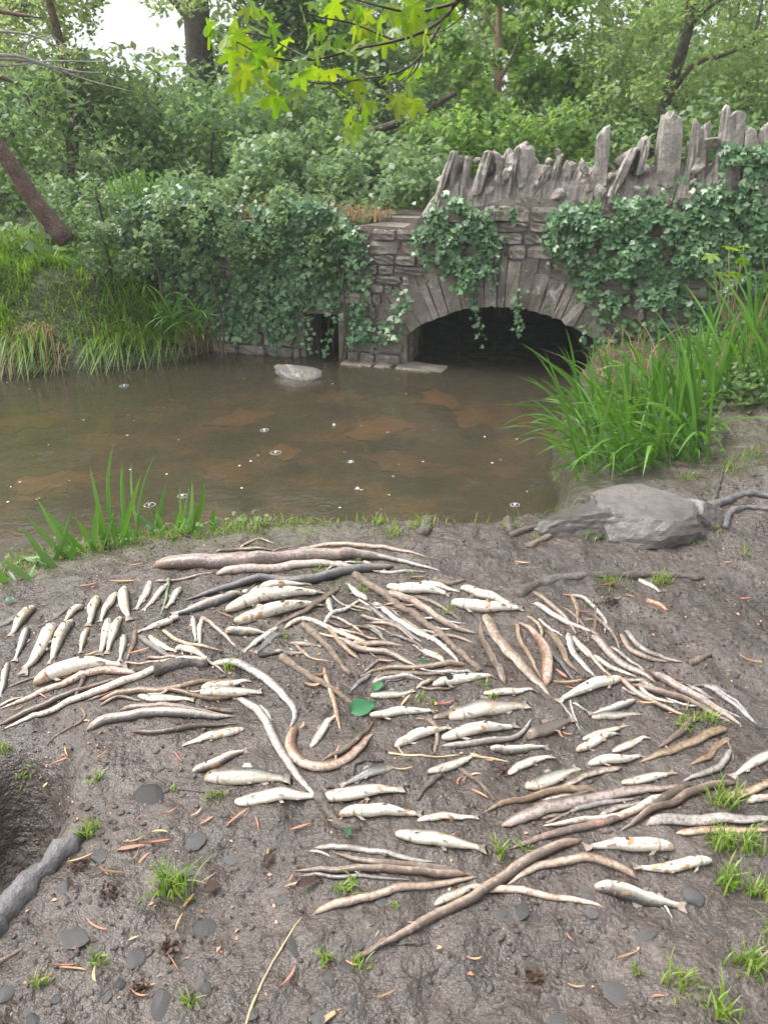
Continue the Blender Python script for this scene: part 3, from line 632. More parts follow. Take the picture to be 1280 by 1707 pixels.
# ---------------------------------------------------------------- ivy on the bridge
def ivy(name, label, patches, n, seed, size=0.050, hang=(), gap=-0.14):
    g = np.random.default_rng(seed); C = []; Nn = []
    for (px, py, rx, ry, w) in patches:
        k = int(n*w*1.45); a = g.uniform(0, 2*np.pi, k); q = np.sqrt(g.random(k))*np.where(g.random(k) < 0.15, 1.2, 1.0)
        for x, y in zip(px+np.cos(a)*q*rx, py+np.sin(a)*q*ry):
            if fbm(np.array([x/26.0]), np.array([y/26.0]), 3)[0] < gap or (498 < x < 572 and y > 512): continue
            s, z = wall_px(x, y); bulge = 0.05+0.10*(0.5+fbm(np.array([x/35.0]), np.array([y/35.0]), 2)[0])
            C.append(wall(s, -g.uniform(0.02, 1.0)*bulge-0.03, max(z, WZ+0.03))); Nn.append((-NX*1.0, -NY*1.0, 0.75))
    root = empty(name, C[0]); tag(root, label, 'ivy', 'ivy growing on the bridge')
    C = np.array([tuple(c-root.location) for c in C])
    leaf_obj('leaf', C, size, MAT['ivy'], root, seed, normals=np.array(Nn), lobed=True, droop=0.9, fold=0.2)
    for k, pts in enumerate(hang):
        path = []
        for x, y in pts:
            s, z = wall_px(x, y); path.append(wall(s, -0.07-0.02*k % 0.05, z)-root.location)
        path = crv(path, 14); v, f = frame_loft(path, [0.006-0.0003*i for i in range(14)], 5); ob('stem', mesh('stem', v, f, MAT['twig']), root)
        cc = np.array([tuple(p+Vector(g.normal(0, 0.025, 3))) for p in path for _ in range(3)])
        leaf_obj('leaf', cc, size*0.75, MAT['ivy'], root, seed+k+1, normals=np.tile((-NX, -NY, 0.6), (len(cc), 1)), lobed=True, droop=0.9, fold=0.2)
    return root
ivy('ivy', 'thick ivy clump hanging over the arch left of centre', [(745, 365, 55, 40, .34), (780, 430, 42, 55, .34), (720, 400, 34, 45, .14), (835, 365, 28, 24, .08), (800, 395, 45, 40, .10)], 1300, 1, hang=[[(790, 470), (795, 520), (802, 560)], [(828, 350), (826, 420), (824, 490)], [(868, 480), (866, 520), (868, 548)]])
ivy('ivy', 'broad dark ivy mat on the right half of bridge wall', [(1010, 400, 95, 60, .20), (1110, 400, 120, 75, .28), (1215, 390, 90, 85, .20), (1050, 470, 95, 50, .14), (1175, 480, 120, 60, .16), (955, 370, 40, 30, .04), (1245, 270, 45, 40, .07), (1090, 540, 110, 50, .12)], 4300, 2, gap=-0.20, hang=[[(1130, 300), (1115, 360), (1120, 430)]])
ivy('ivy', 'sparse ivy runners on the pale pier beside the culvert', [(605, 450, 18, 60, .28), (600, 530, 24, 45, .30), (640, 545, 40, 26, .2), (585, 400, 22, 40, .25), (670, 500, 22, 20, .06)], 420, 3, hang=[[(575, 370), (582, 450), (590, 560)], [(612, 400), (606, 480), (612, 560)]])
ivy('ivy', 'dense ivy curtain on overgrown wall left of the culvert', [(300, 380, 100, 60, .22), (420, 400, 90, 55, .22), (520, 400, 55, 65, .22), (470, 470, 90, 45, .16), (530, 490, 40, 60, .12), (370, 480, 90, 50, .12), (440, 540, 80, 28, .10), (350, 420, 120, 60, .2)], 4600, 4, gap=-0.36, hang=[[(480, 480), (470, 540), (466, 590)], [(524, 470), (520, 540), (524, 585)], [(552, 460), (556, 530), (548, 592)], [(500, 500), (508, 540), (500, 575)]])

# ---------------------------------------------------------------- woodland behind
def tree(name, label, trunkpts, rad, limbs, cl, n, size, mat, tmat, seed, aspect=0.55, sig=1.0, group='trees in the wood behind the bridge', cat='tree', droop=0.2, lobed=False):
    base = Vector(trunkpts[0]); root = empty(name, base); tag(root, label, cat, group)
    p = crv([Vector(q)-base for q in trunkpts], 16); v, f = frame_loft(p, [rad*(1-0.55*i/15) for i in range(16)], 9, jit=0.06, seedv=seed); ob('trunk', mesh('trunk', v, f, tmat), root)
    for lp, lr in limbs:
        q = crv([Vector(x)-base for x in lp], 12); v, f = frame_loft(q, [lr*(1-0.8*i/11) for i in range(12)], 6, jit=0.05, seedv=seed); ob('limb', mesh('limb', v, f, tmat), root)
    if n:
        C = clumps([(x-base.x, y-base.y, z-base.z, r) for x, y, z, r in cl], n, sig, seed)
        leaf_obj('crown', C, size, mat, root, seed, aspect=aspect, droop=droop, lobed=lobed)
    return root
def cl_px(lst, rs=1.0):
    out = []
    for px, py, Y, rpx in lst:
        p = at_y(px, py, Y); out.append((p.x, p.y, p.z, rpx*Y/FPX*rs))
    return out
def rclump(n, x0, x1, y0, y1, Y0, Y1, r0, r1, seed, hole=None):
    g = random.Random(seed); out = []
    while len(out) < n:
        a = (g.uniform(x0, x1), g.uniform(y0, y1), g.uniform(Y0, Y1), g.uniform(r0, r1))
        if hole and any(hx0-a[3]*0.8 < a[0] < hx1+a[3]*0.8 and hy0-a[3]*0.8 < a[1] < hy1+a[3]*0.8 for hx0, hx1, hy0, hy1 in hole): continue
        out.append(a)
    return cl_px(out)
SKYH = [(170, 305, 25, 85)]
A_ = at_y
tree('ivy_clad_tree', 'thick dark tree trunk beside the bright gap of sky', [A_(362, 330, 12.5), A_(345, 200, 12.5), A_(333, 90, 12.4), A_(322, -60, 12.3), A_(318, -260, 12.2)], 0.26, [([A_(334, 60, 12.4), A_(270, -20, 12.2), A_(180, -60, 12.0)], 0.07)],
     rclump(26, 300, 420, 90, 330, 11.9, 12.6, 18, 38, 1)+rclump(16, 340, 560, -120, 60, 11.5, 13, 30, 60, 2), 5200, 0.10, MAT['dark_leaf'], MAT['trunk'], 11)
tree('hawthorn_tree', 'twisted thin trunked tree with bare grey branches at upper left', [A_(122, 300, 9.6), A_(122, 190, 9.6), A_(112, 110, 9.5), A_(90, 30, 9.4), A_(60, -80, 9.4)], 0.07,
     [([A_(50, 150, 9.3), A_(80, 180, 9.3), A_(130, 212, 9.3), A_(150, 230, 9.2)], 0.035), ([A_(150, 250, 9.5), A_(152, 170, 9.5), A_(140, 120, 9.4)], 0.03), ([A_(-40, 10, 9.0), A_(20, 22, 9.0), A_(70, 30, 9.0)], 0.04), ([A_(-40, 120, 9.0), A_(30, 140, 9.0), A_(60, 190, 9.0), A_(90, 200, 9.1)], 0.035)],
     rclump(46, -60, 190, -60, 150, 9.0, 10.5, 18, 42, 3, SKYH)+rclump(14, 130, 340, -40, 14, 9.4, 10.4, 10, 20, 31), 8200, 0.07, MAT['olive'], MAT['redtrunk'], 12)
db = empty('dead_branch', A_(-60, 95, 6.5)); tag(db, 'pale leafless branch reaching in from the left edge', 'branch')
for pts, r_ in (([(-60, 95), (20, 92), (70, 105), (120, 118), (170, 122)], .012), ([(-60, 100), (40, 100), (110, 120), (150, 135), (222, 153)], .011), ([(-60, 110), (30, 108), (80, 102), (180, 103)], .009), ([(45, 103), (42, 85), (52, 68), (85, 60), (120, 88)], .006), ([(0, 52), (50, 58), (100, 78), (130, 90)], .009)):
    q = crv([A_(x, y, 6.5)-db.location for x, y in pts], 14); v, f = frame_loft(q, [r_*(1.3-0.9*i/13) for i in range(14)], 6, jit=0.1); ob('limb', mesh('limb', v, f, MAT['deadwood']), db)
tree('slender_tree', 'slender straight trunk with orange bark behind the parapet', [A_(832, 330, 10.2), A_(830, 250, 10.2), A_(829, 160, 10.2), A_(831, 60, 10.2), A_(834, -100, 10.2)], 0.065,
     [([A_(829, 140, 10.2), A_(850, 100, 10.1), A_(865, 60, 10.1)], 0.025), ([A_(828, 185, 10.2), A_(790, 150, 10.1), A_(770, 125, 10.0)], 0.022), ([A_(828, 200, 10.2), A_(870, 190, 10.0), A_(930, 200, 9.9)], 0.02), ([A_(830, 60, 10.2), A_(812, 30, 10.2), A_(806, -20, 10.2)], 0.02)],
     rclump(70, 690, 985, -60, 245, 9.4, 11.0, 14, 34, 4), 8200, 0.085, MAT['maple'], MAT['birch'], 13, aspect=0.8)
tree('willow_tree', 'spreading pale leaved tree with dark forked trunk at upper right', [A_(1090, 280, 9.6), A_(1098, 215, 9.6), A_(1112, 150, 9.6), A_(1135, 90, 9.5), A_(1150, 20, 9.5), A_(1140, -80, 9.4)], 0.085,
     [([A_(1105, 180, 9.6), A_(1150, 112, 9.4), A_(1210, 90, 9.2), A_(1290, 55, 9.0)], 0.04), ([A_(1080, 190, 9.7), A_(1050, 175, 9.7), A_(1030, 120, 9.8)], 0.03), ([A_(1140, 60, 9.5), A_(1170, 20, 9.4), A_(1235, -20, 9.3)], 0.035), ([A_(1250, 80, 9.2), A_(1262, 40, 9.1), A_(1275, -30, 9.1)], 0.025)],
     rclump(100, 985, 1340, -90, 190, 8.9, 11.2, 16, 42, 5), 13500, 0.075, MAT['willow'], MAT['trunk'], 14, aspect=0.42)
tree('leaning_log', 'dark leaning dead trunk under the trees right of centre', [A_(575, 240, 9.9), A_(620, 220, 9.9), A_(690, 195, 9.9), A_(760, 155, 9.9)], 0.06, [], [], 0, 0.1, MAT['dark_leaf'], MAT['trunk'], 15, cat='log', group=None)
tree('holly_tree', 'dark evergreen filling the shade between the two pale trees', [A_(1010, 260, 13), A_(1010, 100, 13), A_(1010, -100, 13)], 0.1, [], rclump(46, 930, 1130, 60, 270, 11.8, 13.5, 24, 46, 6), 6500, 0.10, MAT['dark_leaf'], MAT['trunk'], 16)
tree('hazel_tree', 'dark shaded tree behind the hanging sycamore branch', [A_(640, 280, 13), A_(640, 100, 13), A_(650, -100, 13)], 0.1, [([A_(640, 150, 13), A_(560, 60, 12.5), A_(500, 20, 12.3)], 0.04)], rclump(70, 420, 800, -40, 270, 11.8, 14, 28, 56, 7), 9500, 0.11, MAT['under'], MAT['trunk'], 17)
tree('ash_tree', 'tall green tree behind the right end of the parapet', [A_(1230, 300, 12.5), A_(1225, 100, 12.5), A_(1220, -150, 12.5)], 0.12, [([A_(1228, 160, 12.5), A_(1290, 90, 12.3), A_(1340, 40, 12)], 0.04)], rclump(60, 1080, 1400, 60, 300, 11.5, 13, 24, 50, 8), 7500, 0.10, MAT['under'], MAT['trunk'], 18)
# the far wood closes the view
far = leaf_obj('far_wood', clumps(rclump(420, -350, 1650, -300, 280, 16, 20, 36, 80, 9, [(150, 312, 18, 92), (975, 992, 60, 100), (660, 672, 20, 30)]), 42000, 1.05, 90), 0.22, MAT['olive'], None, 91)
tag(far, 'hazy mass of trees closing the view behind', 'woodland', None, 'stuff')
# thickets on the slope
def thicket(name, label, cs, n, size, mat, seed, **kw):
    b = Vector(cs[0][:3]); root = empty(name, b); tag(root, label, 'bush', 'bushes on the slope behind the wall')
    C = clumps([(x-b.x, y-b.y, z-b.z, r) for x, y, z, r in cs], n, 1.0, seed); leaf_obj('foliage', C, size, mat, root, seed, **kw)
    for k in range(6):
        q = cs[(k*5) % len(cs)]; p1 = Vector(q[:3])-b; g = Vector((q[0], q[1], hz(q[0], q[1])))-b
        v, f = frame_loft(crv([g, (g+p1)/2+Vector((random.uniform(-.1, .1), random.uniform(-.1, .1), 0)), p1], 8), [0.012]*8, 5); ob('stem', mesh('stem', v, f, MAT['twig']), root)
    return root
thicket('bramble_thicket', 'pale green bramble mound behind the low end of parapet', rclump(60, 400, 760, 250, 335, 7.5, 9.0, 22, 40, 21), 7000, 0.075, MAT['bramble'], 22, aspect=0.7)
thicket('bramble_thicket', 'bramble bank on top of ivied wall, dry stems in it', rclump(55, 200, 620, 315, 385, 7.2, 8.0, 16, 30, 23), 4200, 0.062, MAT['bramble'], 24, aspect=0.7)
thicket('bramble_thicket', 'tangled brambles spilling over the wall left of culvert', rclump(60, 150, 560, 325, 470, 6.85, 7.35, 14, 27, 51), 5200, 0.055, MAT['bramble'], 52, aspect=0.7)
thicket('elder_bush', 'tall leafy bushes below the thick dark trunk', rclump(80, 210, 620, 150, 290, 9.0, 11.0, 26, 48, 25), 8500, 0.085, MAT['under'], 26, aspect=0.6)
thicket('elder_bush', 'shaded bushes on the slope under the bare grey branches', rclump(90, -90, 260, 130, 380, 8.6, 10.8, 26, 50, 27), 8500, 0.085, MAT['under'], 28, aspect=0.6)
thicket('elder_bush', 'bushes at the far left edge behind the leaning trunk', rclump(70, -620, -60, 120, 400, 7.8, 10.0, 28, 52, 71), 6500, 0.09, MAT['under'], 72, aspect=0.6)
thicket('low_shrub', 'low shrubs between leaning trunk and bramble bank', rclump(46, 60, 330, 300, 400, 7.6, 8.8, 18, 34, 29), 3600, 0.065, MAT['bramble'], 30)
thicket('hedge_bush', 'green bushes just behind the parapet slabs', rclump(60, 680, 1000, 200, 300, 8.6, 9.8, 18, 34, 33), 5200, 0.075, MAT['maple'], 34, aspect=0.7)
thicket('hedge_bush', 'dark bushes behind the tallest coping slabs at right', rclump(60, 980, 1400, 180, 330, 8.2, 9.6, 22, 44, 35), 5200, 0.08, MAT['under'], 36)
tree('leaning_tree', 'reddish leaning trunk rising from the grassy bank at left', [A_(112, 402, 7.0), A_(92, 378, 7.0), A_(52, 325, 6.95), A_(20, 275, 6.9), A_(-30, 205, 6.85), A_(-120, 90, 6.8)], 0.085, [], cl_px([(-260, -150, 6.8, 90), (-200, -220, 6.6, 110), (-330, -60, 7, 90)]), 900, 0.09, MAT['maple'], MAT['redtrunk'], 19, group=None)
# grassy bank at the left
gb = np.random.default_rng(5); x = gb.uniform(-5.2, -1.5, 40000); y = gb.uniform(6.15, 8.4, 40000); d = -pool_sd(x, y); s = (x-AX)*UX+(y-AY)*UY
kp = (d > 0.0) & (s < -1.25) & (d < 2.1) & ~((s > -1.8) & (d > 0.45)) & (gb.random(40000) < 0.35+0.65*(fbm(x*5, y*5, 2) > -0.1))
x, y, d = x[kp][:11000], y[kp][:11000], d[kp][:11000]; pts = np.stack([x, y, H(x, y)-0.01], 1); dfront = d
tag(blade_obj('bank_grass', pts, 0.30, 0.011, MAT['grass'], seed=3, lean=1.1, dirb=(0, -0.6, 0), k=0.62, lmul=np.clip(0.9+1.3*fbm(x*3+7, y*3, 2), 0.35, 1.6)), 'lush bright green grass covering the left bank', 'grass', None, 'stuff')
nf = fbm(pts[:, 0]*4+3, pts[:, 1]*4, 2); fr2 = pts[(dfront < 0.22) & (nf < 0.15)][:1500]
tag(blade_obj('bank_fringe', pts[(dfront < 0.16) & (nf > -0.02)][:800]+np.array([0, 0, 0.05]), 0.34, 0.010, MAT['grass'], seed=14, lean=1.0, dirb=(0, -2.0, 0), k=1.35), 'green grass drooping over the lip of the left bank', 'grass', None, 'stuff')
tag(blade_obj('dry_grass', fr2+np.array([0, -0.02, 0.03]), 0.30, 0.007, MAT['dry'], seed=4, lean=0.9, dirb=(0, -2.2, 0), k=1.7), 'dead straw hanging from the left bank to the water', 'grass', None, 'stuff')
top = np.array([tuple(wall(s, d, 0.98)) for s, d in zip(gb.uniform(-1.3, 0.35, 520), gb.uniform(0.02, 0.5, 520))])
tag(blade_obj('dry_grass', top, 0.22, 0.007, MAT['dry'], seed=6, lean=1.2, dirb=(0, -0.7, 0)), 'dry straw and stems along the overgrown wall top', 'grass', None, 'stuff')
ug = np.stack([gb.uniform(-12, 9, 11500), gb.uniform(7.0, 17, 11500)], 1); s_ = (ug[:, 0]-AX)*UX+(ug[:, 1]-AY)*UY; d_ = (ug[:, 0]-AX)*NX+(ug[:, 1]-AY)*NY
ku = ((d_ > 0.5) & (ug[:, 1] > 7.9)) | ((ug[:, 0] < -2.6) & (ug[:, 1] > 7.25)); ug = ug[ku]; uz = H(ug[:, 0], ug[:, 1]); uz = np.maximum(uz, np.where((d_[ku] < 4.1) & (s_[ku] > -0.7), 0.99, uz))
uc = np.concatenate([np.stack([ug[:, 0], ug[:, 1], uz+h], 1) for h in (0.06, 0.16, 0.28)])
tag(leaf_obj('undergrowth', uc, 0.12, MAT['under'], None, 61), 'leafy ground cover over the slope behind', 'ground cover', None, 'stuff')
# ---------------------------------------------------------------- dead fish and eels laid out on the mud
OCC = np.zeros((0, 4))           # x, y, z of the centre, radius: what already lies there
def drape(path, rads, sink=0.85):
    """rest a path on the ground and on what already lies there; returns the lifted path"""
    global OCC
    X = np.array([p.x for p in path]); Y = np.array([p.y for p in path]); r = np.array(rads)
    z = H(X, Y)+r*(sink-0.2)
    n = len(path); zz = z.copy()
    if len(OCC):
        for i in range(n):
            dd = np.hypot(OCC[:, 0]-X[i], OCC[:, 1]-Y[i]); q = dd/(0.72*(OCC[:, 3]+r[i])); k = q < 1
            if k.any(): zz[i] = max(zz[i], float(np.max(OCC[k, 2]+(OCC[k, 3]+r[i])*0.86*np.sqrt(1-q[k]**2) - OCC[k, 3]*0.4*q[k])))
    for _ in range(3):
        s = zz.copy(); s[1:-1] = (zz[:-2]+2*zz[1:-1]+zz[2:])/4; zz = np.maximum(z, s)
    st = max(1, n//14)
    OCC = np.concatenate([OCC, np.stack([X, Y, zz, r*0.92], 1)[::st]])
    return [Vector((x, y, q)) for x, y, q in zip(X, Y, zz)]
def px_path(pts, wpx):
    out = []; ts = []
    for x, y in pts:
        p, t = P(x, y, 0.006); out.append(p); ts.append(t)
    return out, wpx*sum(ts)/len(ts)/FPX
EELP = [(0, .20), (.012, .48), (.03, .66), (.055, .82), (.085, .93), (.12, .97), (.2, 1), (.5, .96), (.7, .80), (.85, .55), (.95, .28), (1, .06)]
def prof_at(P_, u): return float(np.interp(u, [p[0] for p in P_], [p[1] for p in P_]))
EEL_N = [0]
def eel(label, mat, w, pts, group='dead eels laid out on the mud', cat='eel', name='eel', roll=None):
    EEL_N[0] += 1; rr = random.Random(EEL_N[0]*13)
    pp, W_ = px_path(pts, w); r0 = W_/2*1.0
    L0 = sum((pp[i+1]-pp[i]).length for i in range(len(pp)-1)); n = max(14, min(44, int(L0/0.017)))
    path = crv([Vector((p.x, p.y, 0)) for p in pp], n)
    path = [p+Vector((rr.gauss(0, 0.0006), rr.gauss(0, 0.0006), 0)) for p in path]
    rad = [r0*prof_at(EELP, i/(n-1))*(1+0.03*math.sin(i*0.45+EEL_N[0])+rr.uniform(-.012, .012)) for i in range(n)]
    path = drape(path, [r*0.9 for r in rad])
    seg = 10; rl = roll if roll is not None else rr.choice((-1, 1))*rr.uniform(0.5, 2.3); v = []; at = []
    o = path[n//2].copy()
    for i, p in enumerate(path):
        u = i/(n-1); t = (path[min(i+1, n-1)]-path[max(i-1, 0)]).normalized(); a = t.cross(Vector((0, 0, 1))).normalized(); b = a.cross(t)
        fl = 1.0-0.12*(u < 0.1); th_ = 1+0.25*sm(0.6, 1, u)
        for k in range(seg):
            th = 2*math.pi*k/seg
            v.append(p-o+a*(rad[i]*math.cos(th)*th_)+b*(rad[i]*0.88*fl*math.sin(th)))
            at.append((u, 0.5+0.5*math.cos(th-math.pi/2-rl), 0, 1))
    f = [(i*seg+k, i*seg+(k+1) % seg, (i+1)*seg+(k+1) % seg, (i+1)*seg+k) for i in range(n-1) for k in range(seg)]
    f += [tuple(range(seg-1, -1, -1)), tuple((n-1)*seg+k for k in range(seg))]
    ee = ob(name, mesh(name, v, f, MAT[mat], True, at), loc=o)
    return tag(ee, label, cat, group)
FISHP = [(0, .26), (.015, .46), (.04, .60), (.08, .73), (.14, .86), (.22, .96), (.34, 1), (.48, .97), (.60, .85), (.70, .68), (.79, .50), (.86, .42), (.885, .42)]
FISH_N = [0]
eye_me = None
def fish(label, mat, typ, w, hx, hy, tx, ty, bend=None):
    global eye_me
    FISH_N[0] += 1; rr = random.Random(FISH_N[0]*7)
    pp, W_ = px_path([(hx, hy), (tx, ty)], w); a0, b0 = pp; L = (b0-a0).length
    hh0 = W_/2*1.04; hw0 = hh0*(0.86 if typ == 'B' else 0.72)
    ax = Vector((b0.x-a0.x, b0.y-a0.y, 0)).normalized(); nrm = Vector((-ax.y, ax.x, 0)); bd = rr.uniform(-0.05, 0.05) if bend is None else bend
    us = [0, .012, .03, .05, .08, .12, .16, .21, .27, .34, .41, .48, .55, .62, .69, .76, .82, .86, .885, .90, .925, .955, .98, 1.0]
    side = ax.cross(Vector((0, 0, 1)))
    sg = 1 if side.y < 0 else -1
    roll = {'B': R(138), 'b': R(104), 'S': R(72), 'D': -R(118)}[typ]*sg + rr.uniform(-0.12, 0.12)
    path = [Vector((a0.x, a0.y, 0))+ax*(L*u)+nrm*(bd*L*math.sin(math.pi*u)) for u in us]
    hh = [hh0*prof_at(FISHP, min(u, .885)) for u in us]; hw = [hw0*prof_at(FISHP, min(u, .885)) for u in us]
    for i, u in enumerate(us):
        if u > 0.885:
            q = (u-0.885)/0.115; hh[i] = hh0*(0.42+0.42*q**0.8); hw[i] = hw0*(0.40*(1-q)**2)+0.0006
    ext = [math.hypot(w_*math.sin(roll), h_*math.cos(roll)) if u <= 0.885 else 0.003+0.15*h_ for w_, h_, u in zip(hw, hh, us)]
    path = drape(path, ext, 0.80)
    o = path[9].copy(); seg = 12; v = []; at = []; fr = []
    cr, sr = math.cos(roll), math.sin(roll); n = len(us)
    for i, p in enumerate(path):
        t = (path[min(i+1, n-1)]-path[max(i-1, 0)]).normalized(); a = t.cross(Vector((0, 0, 1))).normalized(); b = a.cross(t); fr.append((p-o, t, a, b))
        u = us[i]
        rl_c, rl_s = cr, sr
        if u > 0.885:                     # the tail fin lies over flat
            q = min(1, (u-0.885)/0.06); tgt = math.copysign(R(97), roll); r2 = roll*(1-q)+tgt*q; rl_c, rl_s = math.cos(r2), math.sin(r2)
        for k in range(seg):
            th = 2*math.pi*k/seg; la = hw[i]*math.sin(th); do = hh[i]*math.cos(th)
            if u <= 0.885: do *= (1.0 if math.cos(th) < 0 else 0.92)
            c = p-o+a*(la*rl_c-do*rl_s)+b*(la*rl_s+do*rl_c)
            if i == n-1: c = c-t*(L*0.045*(1-abs(math.cos(th))))
            v.append(c); at.append((u, 0.5+0.5*math.cos(th), 1.0 if u > 0.89 else 0, 1))
    f = [(i*seg+k, i*seg+(k+1) % seg, (i+1)*seg+(k+1) % seg, (i+1)*seg+k) for i in range(n-1) for k in range(seg)]
    f += [tuple(range(seg-1, -1, -1)), tuple((n-1)*seg+k for k in range(seg))]
    def loc(u, la, do):
        i = min(range(n), key=lambda j: abs(us[j]-u)); p, t, a, b = fr[i]; la *= hw[i]; do *= hh[i]
        return p+t*((u-us[i])*L)+a*(la*cr-do*sr)+b*(la*sr+do*cr)
    def fin(pts):
        i0 = len(v)
        for q, (u, la, do) in enumerate(pts): v.append(loc(u, la, do)); at.append((0.5, 0.6, 1.0, 1))
        f.append(tuple(range(i0, i0+len(pts))))
    fin([(.40, 0, .8), (.43, .05, 1.42), (.50, .1, 1.36), (.54, 0, .75)])                     # dorsal
    fin([(.70, 0, .8), (.735, .05, 1.35), (.75, .05, 1.3), (.73, 0, .8)])                      # adipose
    fin([(.64, 0, -.8), (.70, .1, -1.55), (.75, .1, -1.35), (.73, 0, -.8)])                    # anal
    for sgn in (-1, 1):
        fin([(.19, .75*sgn, -.45), (.25, 1.45*sgn, -.95), (.31, 1.5*sgn, -1.0), (.24, .85*sgn, -.6)])    # pectoral
        fin([(.49, .55*sgn, -.75), (.53, .9*sgn, -1.3), (.57, .85*sgn, -1.25), (.54, .5*sgn, -.8)])        # pelvic
    fo = ob('fish', mesh('fish', v, f, MAT[mat], True, at), loc=o)
    if eye_me is None:
        bm = bmesh.new(); bmesh.ops.create_uvsphere(bm, u_segments=8, v_segments=6, radius=1.0); eye_me = bpy.data.meshes.new('eye'); bm.to_mesh(eye_me); bm.free(); eye_me.materials.append(MAT['eye'])
        eye_me.polygons.foreach_set('use_smooth', [True]*len(eye_me.polygons))
    if w >= 15:
        for sgn in (-1, 1):
            e = ob('eye', eye_me, fo); e.location = loc(.075, .86*sgn, .28); e.scale = (hh0*0.13,)*3
    return tag(fo, label, 'fish', 'dead trout laid out on the mud')
